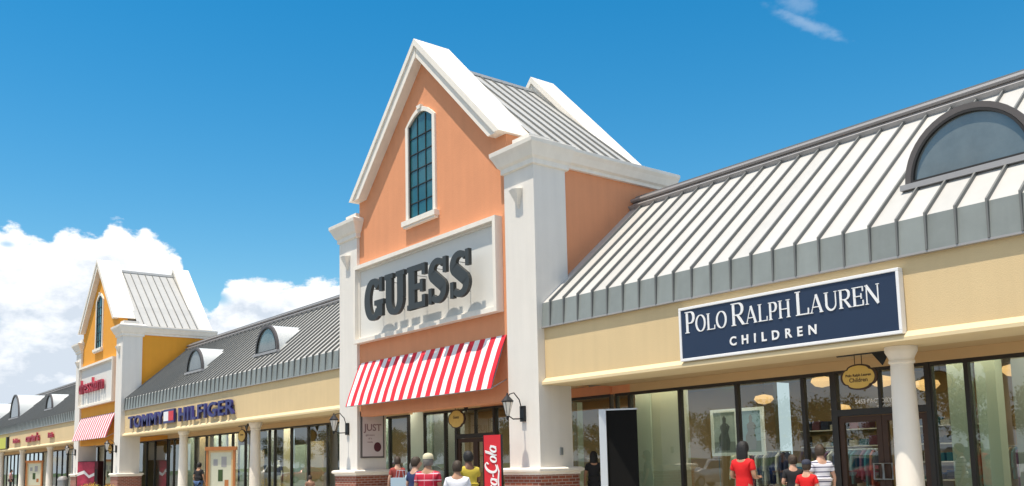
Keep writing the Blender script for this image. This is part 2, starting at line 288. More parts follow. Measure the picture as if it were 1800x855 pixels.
# ------------------------------------------------------------------ hand drawn serif letters
def ell(cx, cy, rx, ry, a0, a1, n=18):
    return [(cx + rx * math.cos(math.radians(a0 + (a1 - a0) * i / n)), cy + ry * math.sin(math.radians(a0 + (a1 - a0) * i / n))) for i in range(n + 1)]
def glyph(ch, w, T, t, s, sh):
    """strokes: (points, width) ; width None = pen width by direction (verticals T, horizontals t)"""
    q = []; V = lambda x, y0=0., y1=1., k=T: q.append(([(x, y0), (x, y1)], k)); B = lambda x0, x1, y: q.append(([(x0, y), (x1, y)], t)); S = lambda x, y, k=T: q.append(([(x - k / 2 - s, y), (x + k / 2 + s, y)], sh))
    l = T / 2 + s; r = w - T / 2 - s
    if ch == 'O': q.append((ell(w / 2, .5, w / 2 - T / 2, .5 - t / 2 + .015, 0, 360, 32), None))
    elif ch in 'PR':
        V(l); S(l, sh / 2); S(l, 1 - sh / 2); m = .46
        q.append(([(l, 1 - t / 2)] + ell(w * .55, (1 - t / 2 + m) / 2, w * .45 - T / 2 - (s * .6 if ch == 'R' else 0), (1 - t / 2 - m) / 2, 90, -90) + [(l, m)], None))
        if ch == 'R': q.append(([(w * .48, m), (w - T * .6, t / 2)], T * .85)); q.append(([(w - T, sh / 2), (w + s * .6, sh / 2)], sh))
    elif ch == 'L': V(l); S(l, sh / 2); S(l, 1 - sh / 2); B(l, w - t, t / 2); q.append(([(w - t * .6, 0), (w - t * .3, .26)], max(t, T * .45)))
    elif ch == 'A':
        q.append(([(w * .12, 0), (w * .50, 1)], t)); q.append(([(w * .50, 1), (w * .87, 0)], T)); B(w * .24, w * .76, .32); q.append(([(0, sh / 2), (w * .26, sh / 2)], sh)); q.append(([(w * .72, sh / 2), (w, sh / 2)], sh))
    elif ch == 'H': V(l); V(r); B(l, r, .5); [S(x, y) for x in (l, r) for y in (sh / 2, 1 - sh / 2)]
    elif ch == 'U':
        k = T if T > .2 else t * 1.3
        r2 = w - k / 2 - s
        q.append(([(l, 1), (l, .36)], T)); q.append(([(r2, 1), (r2, .36)], k)); q.append((ell((l + r2) / 2, .36, (r2 - l) / 2, .36 - t / 2, 180, 360, 20), 'U' if k != T else None)); S(l, 1 - sh / 2); S(r2, 1 - sh / 2, k)
    elif ch == 'E':
        V(l); S(l, sh / 2); S(l, 1 - sh / 2); B(l, w - t, 1 - t / 2); B(l, w * .8, .5); B(l, w - t * .5, t / 2); kk = max(t, T * .5)
        q += [([(w - kk / 2, 1), (w - kk / 2, .74)], kk), ([(w - kk / 2, 0), (w - kk / 2, .28)], kk), ([(w * .8, .36), (w * .8, .64)], kk * .9)]
    elif ch == 'N': k = t * 1.3; V(l - T / 2 + k / 2, k=k); V(r, k=k); q.append(([(l - T * .4, 1), (r, 0)], T)); S(l - T / 2 + k / 2, sh / 2, k); S(r, 1 - sh / 2, k); q.append(([(0, 1 - sh / 2), (l, 1 - sh / 2)], sh))
    elif ch == 'G':
        q.append((ell(w * .50, .5, w * .5 - T / 2, .5 - t / 2 + .01, 42, 318, 30), None)); q.append(([(w - T * .5, .06), (w - T * .5, .46)], T)); q.append(([(w * .56, .46 - sh / 2), (w + s, .46 - sh / 2)], sh)); q.append(([(w - T * .28, .66), (w - T * .28, 1)], T * .5))
    elif ch == 'S':
        c = w / 2; rx = w / 2 - T / 2; p = ell(c, .74, rx, .26 - t / 2, 30, 90, 6) + ell(c, .74, rx, .26 - t / 2, 90, 215, 12)[1:]
        p2 = [(c + rx * .0, .50)]; p3 = ell(c, .26, rx, .26 - t / 2, 35, -90, 12) + ell(c, .26, rx, .26 - t / 2, -90, -150, 6)[1:]
        path = p + p2 + p3; n = len(path); wd = [t + (T * 1.05 - t) * math.exp(-((i / (n - 1) - .5) / .20) ** 2) for i in range(n)]
        q.append((path, wd)); q.append(([(w - T * .30, .64), (w - T * .30, .99)], T * .48)); q.append(([(T * .30, .01), (T * .30, .36)], T * .48))
    return q
def stroke_poly(pts, width, T, t, sx, sz):
    P = [Vector((x * sx, y * sz)) for x, y in pts]; n = len(P); closed = (P[0] - P[-1]).length < 1e-4; L = []; R_ = []
    for i, p in enumerate(P):
        if closed: a, b = P[(i - 1) if i > 0 else n - 2], P[(i + 1) if i < n - 1 else 1]
        else: a, b = P[max(i - 1, 0)], P[min(i + 1, n - 1)]
        d = (b - a).normalized(); nrm = Vector((-d.y, d.x))
        if width is None: k = t + (T - t) * abs(d.y) ** 1.3
        elif width == 'U': f = i / (n - 1); k = T + (t * 1.3 - T) * f
        elif isinstance(width, list): k = width[i]
        else: k = width
        k *= sz; L.append(p + nrm * k / 2); R_.append(p - nrm * k / 2)
    return L, R_
def add_strokes(mb, strokes, ox, oz, sx, sz, T, t, front, back, ux=None, z=None, org=None):
    """letters on a -Y facing plane (front < back), or on a general plane given by org/ux/z"""
    for k, (pts, wd) in enumerate(strokes):
        L, R_ = stroke_poly(pts, wd, T, t, sx, sz); n = len(L); off = .0012 * k
        def P(p, d):
            if org is None: return (ox + p.x, d, oz + p.y)
            q = Vector(org) + Vector(ux) * (ox + p.x) + Vector(z) * (oz + p.y) + Vector(ux).cross(Vector(z)) * (-d); return tuple(q)
        f = front - off; rings = [[P(L[i], f), P(R_[i], f), P(R_[i], back), P(L[i], back)] for i in range(n)]
        mb.loft(rings)
# ------------------------------------------------------------------ ground
def plane(name, x0, x1, y0, y1, z, m):
    return MB().add([(x0, y0, z), (x1, y0, z), (x1, y1, z), (x0, y1, z)], [(0, 1, 2, 3)]).build(name, m)
tag(plane('ground', -900, 900, -900, 900, -.012, M['grass']), kind='structure')
tag(plane('parking_lot', -300, 90, -52, 11.6, 0, M['asphalt']), kind='structure')
mb = MB()
for i in range(46):
    x = -128 + i * 2.8; mb.add([(x, -6.5, .004), (x + .1, -6.5, .004), (x + .1, -1.2, .004), (x, -1.2, .004)], [(0, 1, 2, 3)])
    mb.add([(x, -30.5, .004), (x + .1, -30.5, .004), (x + .1, -20, .004), (x, -20, .004)], [(0, 1, 2, 3)])
tag(mb.build('parking_lines', M['paint']), kind='structure')
tag(MB().box(-300, 90, 11.6, 16.55, -.2, .14).build('sidewalk', M['conc']), kind='structure')
tag(MB().box(-300, 90, 11.42, 11.597, -.2, .15).build('kerb', M['paint']), kind='structure')
# ------------------------------------------------------------------ buildings
PITCH = -34.9
XT0, XT1 = -26.83, -16.78          # outer edges of the tower piers
def z_(v): return v + H
SL = .862
def roofz(y): return z_(3.78) + SL * (y - 14.17)
def lantern(x, label):
    t = thing('wall_lantern', label, 'wall lantern', (x, 14, z_(1.14)), group='lanterns on the white piers')
    z0 = z_(1.14)
    MB().box(x - .085, x + .085, 13.93, 14.0, z0 - .19, z0 + .19).build('back_plate', M['ironblk'], t, bevel=.01)
    a = MB().tube([(x, 13.93, z0 - .12), (x, 13.66, z0 - .13), (x, 13.52, z0 - .05)], .016)
    a.tube([(x, 13.93, z0 + .12), (x, 13.86, z0 + .34), (x, 13.70, z0 + .50), (x, 13.56, z0 + .46), (x, 13.52, z0 + .34)], .014)
    a.build('bracket', M['ironblk'], t, smooth=True)
    MB().lathe([(.03, -.06), (.05, -.02), (.115, .24), (.12, .27)], x, 13.50, 8, z0).build('lamp_glass', M['lanternglass'], t)
    MB().lathe([(.14, .27), (.15, .30), (.06, .40), (.03, .43), (.012, .50)], x, 13.50, 8, z0).build('cap', M['ironblk'], t)
    b = MB().lathe([(.012, -.16), (.035, -.11), (.035, -.06)], x, 13.50, 8, z0)
    for k in range(6):
        an = math.pi / 3 * k; b.tube([(x + .04 * math.cos(an), 13.50 + .04 * math.sin(an), z0 - .05), (x + .125 * math.cos(an), 13.50 + .125 * math.sin(an), z0 + .28)], .006, 5)
    b.build('cage', M['ironblk'], t)
def storefront(par, x0, x1, cuts, zt=None, y=16.6, skip=()):
    """one window part per bay, its pane a sub-part"""
    zt = zt or z_(1.66); xs = [x0] + [c for c in cuts if x0 < c < x1] + [x1]
    for a, b in zip(xs[:-1], xs[1:]):
        if any(abs(a - s) < .05 for s in skip): continue
        k = .04; a2, b2 = a + .001, b - .001
        m = MB().box(a2, a2 + k, y - .06, y + .06, .14, zt).box(b2 - k, b2, y - .06, y + .06, .14, zt).box(a2 + k, b2 - k, y - .06, y + .06, zt - .07, zt).box(a2 + k, b2 - k, y - .06, y + .06, .14, .34)
        w = m.build('window', M['black'], par)
        MB().box(a2 + k, b2 - k, y - .006, y + .006, .34, zt - .07).build('pane', M['glass'], w)
def door(par, x0, x1, zt, label=None, y=16.6):
    xm = (x0 + x1) / 2; top = z_(1.66)
    f = MB().box(x0, x0 + .10, y - .07, y + .07, .14, top).box(x1 - .10, x1, y - .07, y + .07, .14, top).box(x0 + .1, x1 - .1, y - .07, y + .07, zt, zt + .13).box(x0 + .1, x1 - .1, y - .06, y + .06, top - .06, top).box(xm - .03, xm + .03, y - .05, y + .05, zt + .13, top - .06)
    w = f.build('door_frame', M['black'], par)
    MB().box(x0 + .1, x1 - .1, y - .006, y + .006, zt + .13, top - .06).build('transom_pane', M['glass'], w)
    for a, b, hx in ((x0 + .1, xm, xm - .1), (xm, x1 - .1, xm + .1)):
        a += .004; b -= .004; m = MB().box(a, a + .11, y - .04, y + .04, .16, zt - .01).box(b - .11, b, y - .04, y + .04, .16, zt - .01).box(a + .11, b - .11, y - .04, y + .04, zt - .13, zt - .01).box(a + .11, b - .11, y - .04, y + .04, .16, .42)
        d = m.build('door', M['goldd'], par)
        MB().box(a + .11, b - .11, y - .005, y + .005, .42, zt - .13).build('pane', M['glass'], d)
        s = .09; MB().tube([(hx - s, y - .10, 1.06), (hx - s, y - .10, 1.36), (hx + s, y - .10, 1.36), (hx + s, y - .10, 1.06), (hx - s, y - .10, 1.06)], .017, 6).build('handle', M['grey'], d)
def interior(par, x0, x1, lamps=()):
    MB().box(x0 + .05, x1 - .05, 24.0, 24.2, 0, 4.0).build('interior_back_wall', M['intw'], par)
    MB().box(x0, x1, 16.7, 24, 3.75, 3.85).build('interior_ceiling', M['ceil'], par)
    MB().box(x0, x1, 16.7, 24, -.02, .145).build('interior_floor', M['intfloor'], par)
def roof_wing(par, x0, x1, seam0):
    sec = [(14.14, z_(3.20)), (14.19, z_(3.78)), (17.5, roofz(17.5))]
    m = MB()
    (ya, za), (yb, zb), (yc, zc) = sec
    m.add([(x0, ya, za), (x1, ya, za), (x1, yb, zb), (x0, yb, zb)], [(0, 1, 2, 3)]); bf = m.build('eave_fascia', M['fasciametal'], par)
    m = MB().add([(x0, yb, zb), (x1, yb, zb), (x1, yc, zc), (x0, yc, zc)], [(0, 1, 2, 3)]).build('roof', M['metal'], par)
    # standing seams: folded ribs over eave band and slope
    s = MB(); n1 = (-.985, .17); n2 = (-.653, .757); hh = .062; ww = .0165; x = seam0
    while x < x1 - .05:
        if x > x0 + .05:
            o = [(ya + n1[0] * .022, za + n1[1] * .022), (yb + (n1[0] + n2[0]) * .58 * hh, zb + (n1[1] + n2[1]) * .58 * hh), (yc + n2[0] * hh, zc + n2[1] * hh)]
            for (p, q, r, u) in ((sec[0], sec[1], o[1], o[0]), (sec[1], sec[2], o[2], o[1])):
                s.prism([p, q, r, u], 'x', x - ww, x + ww)
        x += .487
    s.build('seams', M['seam'], m)
    # drip edge and underside
    MB().box(x0, x1, 14.13, 14.24, z_(3.165), z_(3.198)).build('drip_edge', M['lead'], par)
    # ridge: gutter, curb and stepped caps
    r = MB(); zc2 = zc
    r.prism([(17.44, zc - .06), (17.36, zc + .03), (17.40, zc + .06), (17.50, zc + .02)], 'x', x0, x1)
    r.prism([(17.50, zc - .1), (17.56, zc + .16), (17.90, zc + .17), (17.90, zc - .1)], 'x', x0, x1)
    r.prism([(17.50, zc + .162), (17.46, zc + .20), (17.47, zc + .25), (17.74, zc + .28), (17.74, zc + .18)], 'x', x0, x1)
    r.build('ridge_cap', M['lead'], par)
    MB().prism([(17.68, zc + .282), (17.66, zc + .36), (17.86, zc + .42), (24.3, zc + .30), (24.3, zc), (18, zc)], 'x', x0, x1).build('flat_roof', M['ridge'], par)
def dormer(par, xc, r=1.05, yf=15.0):
    z0 = roofz(yf) + .03; N = 24; back = yf + (r + .1) / SL + .25
    arc = lambda rad: [(xc + rad * math.cos(math.pi * i / N), z0 + .06 + rad * math.sin(math.pi * i / N)) for i in range(N + 1)]
    def ring(r0, r1, y0, y1, m, name, parent):
        A, B = arc(r0), arc(r1); mb = MB()
        rings = [[(A[i][0], y0, A[i][1]), (B[i][0], y0, B[i][1]), (B[i][0], y1, B[i][1]), (A[i][0], y1, A[i][1])] for i in range(N + 1)]
        return mb.loft(rings).build(name, m, parent, smooth=True)
    d = ring(r - .02, r + .03, yf + .05, back, M['vault'], 'dormer', par)
    ring(r - .05, r + .05, yf - .03, yf + .06, M['dframe'], 'frame', d)
    ring(r - .10, r - .057, yf - .04, yf + .05, M['black'], 'inner_frame', d)
    MB().add([(x, yf + .02, z) for x, z in arc(r - .06)], [tuple(range(N + 1))]).build('glass', M['dglass'], d)
    MB().box(xc - r - .12, xc + r + .12, yf - .09, yf + .06, z0 - .04, z0 + .055).build('sill', M['lead'], d)
    MB().box(xc - r + .08, xc + r - .08, yf - .05, yf + .04, z0 + .057, z0 + .10).build('inner_sill', M['black'], d)
def column(par, x, label=None):
    c = MB().lathe([(.235, .26), (.225, .9), (.215, 1.6), (.20, 2.4), (.185, 3.05)], x, 14.87, 28).build('column', M['trim'], par, smooth=True)
    MB().lathe([(.185, 3.05), (.215, 3.07), (.215, 3.10), (.20, 3.12), (.215, 3.17), (.258, 3.25), (.265, 3.27), (.265, 3.346)], x, 14.87, 28).build('capital', M['trim'], c, smooth=True)
    MB().lathe([(.30, .14), (.30, .20), (.27, .23), (.24, .262)], x, 14.87, 28).build('base', M['trim'], c, smooth=True)
def wing(name, label, x0, x1, cols, dorm, cuts, doors, skip, seam0, redhead=None):
    w = thing(name, label, 'shop building', ((x0 + x1) / 2, 16.6, 0))
    MB().box(x0, x1, 14.22, 15.18, z_(1.87), z_(3.24)).build('fascia_wall', M['cream'], w)
    MB().prism([(14.10, z_(1.80)), (14.10, z_(1.86)), (14.215, z_(1.96)), (15.2, z_(1.96)), (15.2, z_(1.80))], 'x', x0, x1).build('ledge', M['creamtrim'], w)
    MB().box(x0, x1, 15.201, 16.72, z_(1.86), z_(1.92)).build('soffit', M['soffit'], w)
    MB().box(x0, (redhead or x1), 16.53, 16.69, z_(1.661), z_(1.858)).build('header', M['salmon'] if redhead else M['soffit'], w)
    if redhead: MB().box(redhead + .001, x1, 16.53, 16.69, z_(1.661), z_(1.858)).build('header', M['soffit'], w)
    MB().box(x0, x1, 24.2, 24.5, 0, z_(6.6)).build('back_wall', M['cream'], w)
    roof_wing(w, x0, x1, seam0)
    for x in dorm: dormer(w, *(x if isinstance(x, tuple) else (x,)))
    for x in cols: column(w, x)
    storefront(w, x0 + .1, x1 - .1, cuts, skip=skip)
    for a, b in doors: door(w, a, b, 2.30)
    interior(w, x0, x1)
    return w
def tower(name, label, dx, wallm, full=True):
    T = thing(name, label, 'shop building', ((XT0 + XT1) / 2 + dx, 14.0, 0))
    X0, X1 = XT0 + dx, XT1 + dx; xc = -21.8 + dx; pw = 1.17
    for k, (a, b) in enumerate(((X0, X0 + pw), (X1 - pw, X1))):
        p = MB().box(a, b, 14.0, 15.03, z_(-.16), z_(7.30)).build('pier', M['white'], T)
        MB().box(a - .10, b + .10, 13.90, 15.13, .12, z_(-.325)).build('brick_base', M['brick'], p)
        MB().loft([[(a - e, 14 - e, z), (b + e, 14 - e, z), (b + e, 15.03 + e, z), (a - e, 15.03 + e, z)] for e, z in ((.12, z_(-.323)), (.12, z_(-.28)), (.19, z_(-.24)), (.19, z_(-.19)), (.14, z_(-.155)), (.01, z_(-.15)))]).build('base_cap', M['trim'], p)
        # wedge shaped ornament
        c = (a + b) / 2; zt = z_(6.72); zb = z_(6.22)
        MB().add([(c - .16, 14.001, zt), (c + .16, 14.001, zt), (c, 14.001, zb), (c - .15, 13.80, zt - .04), (c + .15, 13.80, zt - .04), (c, 13.97, zb + .02), (c, 13.78, zt - .02)],
                 [(0, 1, 6), (0, 6, 3), (1, 4, 6), (3, 6, 5), (4, 5, 6), (0, 3, 5, 2), (1, 2, 5, 4)]).build('keystone_ornament', M['trim'], p)
        MB().loft([[(a - e, 14 - e, z), (b + e, 14 - e, z), (b + e, 15.10 + e * .3, z), (a - e, 15.10 + e * .3, z)] for e, z in ((.015, z_(7.22)), (.06, z_(7.24)), (.06, z_(7.36)), (.12, z_(7.42)), (.20, z_(7.60)), (.26, z_(7.70)), (.27, z_(7.80)), (.24, z_(7.82)), (.05, z_(7.90)))]).build('capital', M['trim'], p)
        MB().box(a + .25, b - .25, 14.1, 14.9, z_(7.88), z_(8.10)).build('pedestal', M['white'], p)
    # gable wall with window opening
    fy, by = 14.10, 14.55; L, Rr = X0 + pw, X1 - pw
    wl, wr = xc - .80, xc + .50; wz0, wz1, wz2 = z_(7.08), z_(9.93), z_(10.22); NA = 8
    arcp = [(wr + (wl - wr) * i / NA, wz1 + (wz2 - wz1) * math.sin(math.pi * i / NA)) for i in range(NA + 1)]
    zl = z_(8.35); ap = z_(12.0); low = z_(1.50)
    out = [(L, low), (Rr, low), (Rr, zl), (xc, ap), (L, zl)]
    # split in two halves round the opening
    wm = (wl + wr) / 2; mid = arcp[NA // 2]
    def topz(x): return ap - (ap - zl) * abs(x - xc) / ((Rr - xc) if x > xc else (xc - L))
    left = [(L, low), (wm, low), (wm, wz0), (wl, wz0)] + arcp[NA // 2:][::-1] + [(wm, topz(wm)), (L, zl)]
    right = [(wm, low), (Rr, low), (Rr, zl), (xc, ap), (wm, topz(wm))] + arcp[:NA // 2 + 1][::-1] + [(wr, wz0), (wm, wz0)]
    MB().prism(left, 'y', fy, by).prism(right, 'y', fy, by).build('front_wall', wallm, T)
    # side and rear walls
    MB().box(X1 - .50, X1 - .12, 15.03, 19.1, z_(1.93), z_(7.34)).build('side_wall', wallm, T)
    MB().box(X0 + .12, X0 + .50, 15.03, 19.1, z_(1.93), z_(7.34)).build('side_wall', wallm, T)
    for sgn, xe in ((1, X1), (-1, X0)):
        q = lambda e, z: (xe + sgn * e, z)
        prof = [q(-.5, z_(7.335)), q(-.02, z_(7.335)), q(-.02, z_(7.42)), q(.06, z_(7.46)), q(.15, z_(7.62)), q(.22, z_(7.70)), q(.22, z_(7.78)), q(.18, z_(7.80)), q(-.3, z_(7.86)), q(-.5, z_(7.86))]
        MB().prism(prof, 'y', 15.16, 19.12).build('cornice', M['trim'], T)
    # gable copings front and rear
    def coping(y0, y1, z_ap, nm, zend, th=.52):
        hw = z_ap - zend; o = [(xc - hw, zend), (xc, z_ap), (xc + hw, zend), (xc + hw - th, zend), (xc, z_ap - th), (xc - hw + th, zend)]
        m = MB(); m.prism([o[0], o[1], o[4], o[5]], 'y', y0 + .025, y1).prism([o[1], o[2], o[3], o[4]], 'y', y0 + .05, y1)
        k = .17; i = [(xc - hw - .04, zend - .002), (xc, z_ap + .04), (xc + hw + .04, zend - .002), (xc + hw - k, zend - .002), (xc, z_ap - k), (xc - hw + k, zend - .002)]
        m.prism([i[0], i[1], i[4], i[5]], 'y', y0 - .02, y1 + .04).prism([i[1], i[2], i[3], i[4]], 'y', y0 - .02, y1 + .04)
        m.build(nm, M['trim'], T)
    coping(13.79, 14.97, z_(12.29), 'front_coping', z_(8.36))
    coping(18.20, 19.10, z_(12.22), 'rear_coping', z_(7.95), 1.0)
    MB().prism([(xc - 4.3, z_(7.9)), (xc, z_(11.9)), (xc + 4.3, z_(7.9))], 'y', 18.5, 19.0).build('rear_wall', wallm, T)
    # metal roof between the copings
    zr = z_(11.78); sl = .84; w = 4.62
    r = MB().add([(xc - w, 14.9, zr - sl * w), (xc, 14.9, zr), (xc + w, 14.9, zr - sl * w), (xc - w, 18.3, zr - sl * w), (xc, 18.3, zr), (xc + w, 18.3, zr - sl * w)], [(0, 1, 4, 3), (1, 2, 5, 4)]).build('roof', M['metal'], T)
    s = MB()
    for k in range(8):
        y = 15.22 + k * .42
        for g in (-1, 1):
            s.prism([(xc, zr), (xc + g * w, zr - sl * w), (xc + g * w + g * .03, zr - sl * w + .045), (xc, zr + .055)], 'y', y - .016, y + .016)
    s.build('seams', M['seam'], r)
    MB().prism([(xc - .16, zr - .09), (xc, zr + .075), (xc + .16, zr - .09), (xc + .12, zr - .12), (xc, zr), (xc - .12, zr - .12)], 'y', 14.9, 18.25).build('ridge_cap', M['ridge'], T)
    # arched window
    e = .14; oa = [(wr + e + (wl - wr - 2 * e) * i / NA, wz1 + (wz2 - wz1 + e) * math.sin(math.pi * i / NA)) for i in range(NA + 1)]
    m = MB(); rings = [[(p[0], 14.035, p[1]), (q[0], 14.035, q[1]), (q[0], 14.16, q[1]), (p[0], 14.16, p[1])] for p, q in zip([(wr, wz0)] + arcp + [(wl, wz0)], [(wr + e, wz0)] + oa + [(wl - e, wz0)])]
    m.loft(rings); wnd = m.build('arched_window', M['trim'], T)
    MB().box(wl - e - .10, wr + e + .10, 13.93, 14.14, wz0 - .15, wz0 - .002).box(wl - e - .05, wr + e + .05, 13.97, 14.12, wz0 - .21, wz0 - .152).build('sill', M['trim'], wnd)
    MB().add([(p[0], 14.115, p[1]) for p in [(wr, wz0)] + arcp + [(wl, wz0)]], [tuple(range(NA + 3))]).build('pane', M['teal'], wnd)
    g = MB()
    for i in (1, 2):
        x = wl + (wr - wl) * i / 3; g.box(x - .012, x + .012, 14.09, 14.112, wz0, wz1 + .2)
    for i in range(1, 6):
        z = wz0 + (wz1 + .1 - wz0) * i / 6; g.box(wl, wr, 14.092, 14.111, z - .012, z + .012)
    g.box(wl, wl + .04, 14.08, 14.113, wz0, wz1).box(wr - .04, wr, 14.08, 14.113, wz0, wz1).box(wl + .04, wr - .04, 14.08, 14.113, wz0, wz0 + .06)
    g.build('muntins', M['black'], wnd)
    MB().add([(xm_, y_, zz) for xm_, y_, zz in ((wm - .12, 14.0, wz2 + e + .05), (wm + .12, 14.0, wz2 + e + .05), (wm + .07, 14.0, wz2 + e - .06), (wm - .07, 14.0, wz2 + e - .06), (wm - .12, 14.099, wz2 + e + .05), (wm + .12, 14.099, wz2 + e + .05), (wm + .07, 14.099, wz2 + e - .06), (wm - .07, 14.099, wz2 + e - .06))], [(0, 1, 2, 3), (4, 5, 6, 7), (0, 1, 5, 4), (2, 3, 7, 6), (0, 3, 7, 4), (1, 2, 6, 5)]).build('keystone', M['trim'], wnd)
    # sign field
    pl, pr, p0, p1 = L - .04 + .05, Rr - .24, z_(3.77), z_(6.24)
    sp_ = MB().box(pl + .12, pr - .12, 14.03, 14.098, p0 + .12, p1 - .12).build('sign_field', M['panel'], T)
    fr = MB(); k1, k2 = .12, .18
    for a, b, c, d in ((pl, pr, p1 - k1, p1), (pl, pr, p0, p0 + k1), (pl, pl + k1, p0 + k1 + .0001, p1 - k1 - .0001), (pr - k1, pr, p0 + k1 + .0001, p1 - k1 - .0001)): fr.box(a, b, 13.86, 14.099, c, d)
    for a, b, c, d in ((pl + k1, pr - k1, p1 - k2, p1 - k1 - .0002), (pl + k1, pr - k1, p0 + k1 + .0002, p0 + k2), (pl + k1 + .0001, pl + k2, p0 + k2 + .0001, p1 - k2 - .0001), (pr - k2, pr - k1 - .0001, p0 + k2 + .0001, p1 - k2 - .0001)): fr.box(a, b, 13.985, 14.029, c, d)
    fr.build('sign_moulding', M['trim'], T)
    MB().box(L, Rr, 14.56, 16.7, z_(1.91), z_(1.98)).build('soffit', M['soffit'], T)
    return T
print('helpers ok')
TW = tower('gabled_shop', 'salmon gabled shop tower between white piers with a red striped awning', 0, M['salmon'])
TY = tower('gabled_shop', 'distant orange gabled shop tower between white piers at the left', PITCH, M['orange'])
for T, dx, cuts, doors, skip in ((TW, 0, (-24.58, -23.97, -21.9, -20.9, -19.5), ((-23.97, -21.9),), (-23.97,)), (TY, PITCH, (-57.6, -59.4, -55.6, -54.1), (), ())):
    ct = (-26.24,) + cuts if dx == 0 else cuts
    storefront(T, XT0 + dx + 1.0, XT1 + dx - .2, ct, skip=skip)
    for a, b in doors: door(T, a, b, 2.3)
    MB().box(XT0 + dx + 1.0, -22.6 + dx, 16.53, 16.69, z_(1.661), z_(1.9)).build('header', M['soffit'], T)
    MB().box(-22.599 + dx, XT1 + dx - .2, 16.53, 16.69, z_(1.661), z_(1.9)).build('header', M['salmon'] if dx == 0 else M['orange'], T)
    interior(T, XT0 + dx + .6, XT1 + dx - .6)
wing('shop_wing', 'cream shop with the navy sign and bright seamed roof at the right', XT1 - .12, 9.0, (-8.17, .3, 8.6), (-6.83, 1.6), (-18.0, -16.32, -14.67, -13.0, -11.3, -10.61, -8.57, -7.9, -6.3, -4.6, -2.9, -1.2, .5, 2.2, 3.9, 5.6, 7.3), ((-10.61, -8.57),), (-10.61,), -16.95, redhead=-16.26 + .001)
wing('shop_wing', 'cream shop with blue letters and two small dormers between the two towers', XT1 + PITCH - .12, XT0 + .12, (-35.7, -44.25), (-35.0, -43.3), (-50.8, -49.2, -47.52, -45.94, -44.16, -42.48, -40.94, -39.6, -38.28, -37.68, -36.03, -34.44, -32.75, -31.1, -29.4, -28.05), (), (), -51.5)
wing('shop_wing', 'farthest cream shop wing with small red letters at the left edge', -120.0, XT0 + PITCH + .12, (-72.3, -82.1, -91.2, -100, -109), (-73.9, (-86.9, 1.9), (-98.5, 1.9)), tuple(-119 + 1.7 * i for i in range(34)), (), (), -119.8)
# awnings -------------------------------------------------------------------
def awning(xa, xb, m, label, zt, zb, yt=14.09, yb=13.60):
    t = thing('awning', label, 'awning', ((xa + xb) / 2, 14.1, zb), group=None)
    N = 16; mb = MB(); rows = []
    for k in range(5):
        f = k / 4; y = yt + (yb - yt) * f; z = zt + (zb - zt) * f; rows.append((y, z))
    vs = [(xa + (xb - xa) * i / N, y - .0 + ((.008 * math.sin(i * 1.9) - .022) if 0 < j < 4 else 0), z) for j, (y, z) in enumerate(rows) for i in range(N + 1)]
    fs = [(j * (N + 1) + i, j * (N + 1) + i + 1, (j + 1) * (N + 1) + i + 1, (j + 1) * (N + 1) + i) for j in range(4) for i in range(N)]
    mb.add(vs, fs).add([(x, y + .012, z - .002) for x, y, z in vs], fs); mb.build('canvas', m, t)
    MB().tube([(xa, yb + .02, zb), (xb, yb + .02, zb)], .02, 8).build('front_bar', M['grey'], t)
    fr = MB()
    for x in (xa + .03, (xa + xb) / 2, xb - .03): fr.tube([(x, yt, zb + .25), (x, yb + .02, zb)], .014, 6).tube([(x, yt, zt - .02), (x, yb + .03, zb)], .012, 6)
    fr.build('frame', M['grey'], t)
awning(-25.62, -18.10, M['awning'], 'red and white striped awning under the big dark letters', z_(3.17), z_(1.80), yb=13.57)
awning(-25.62 + PITCH, -18.10 + PITCH, M['awning2'], 'small pink striped awning on the distant orange tower', z_(3.17), z_(1.80))
for x, l in ((-17.36, 'black wall lantern on the white pier right of the striped awning'), (-26.25, 'black wall lantern on the white pier left of the striped awning'), (-17.36 + PITCH, 'black wall lantern on the right pier of the orange tower'), (-26.25 + PITCH, 'black wall lantern on the left pier of the orange tower')): lantern(x, l)
# signs ---------------------------------------------------------------------
t = thing('letter_sign', 'large charcoal serif letters reading GUESS on the white panel', 'sign', (-22.2, 13.9, z_(4.4)))
x = -24.32; Hh = 1.225
for ch, w in (('G', 1.06), ('U', 1.10), ('E', .94), ('S', .90), ('S', .90)):
    mb = MB(); Tk, tk = .27, .135
    add_strokes(mb, glyph(ch, w / Hh, Tk, tk, .055, .12), x, z_(4.265), Hh, Hh, Tk, tk, 13.52, 13.62)
    for pz in (4.5, 5.25): mb.tube([(x + w * .25, 13.62, z_(pz)), (x + w * .25, 14.03, z_(pz))], .009, 6)
    mb.build('letter', M['letters'], t); x += w + .14
t = thing('shop_sign', 'navy shop sign reading Polo Ralph Lauren Children in a silver frame', 'sign', (-10.04, 14.1, z_(1.92)))
sx0, sx1, s0, s1 = -12.40, -7.68, z_(1.915), z_(3.0)
MB().box(sx0 + .055, sx1 - .055, 14.09, 14.215, s0 + .055, s1 - .055).build('board', M['navy'], t)
fr = MB()
for a, b, c, d in ((sx0, sx1, s1 - .055, s1), (sx0, sx1, s0, s0 + .055), (sx0, sx0 + .0549, s0 + .05501, s1 - .05501), (sx1 - .0549, sx1, s0 + .05501, s1 - .05501)): fr.box(a, b, 14.07, 14.213, c, d)
fr.build('frame', M['signwhite'], t, bevel=.008)
mb = MB(); x = -12.24
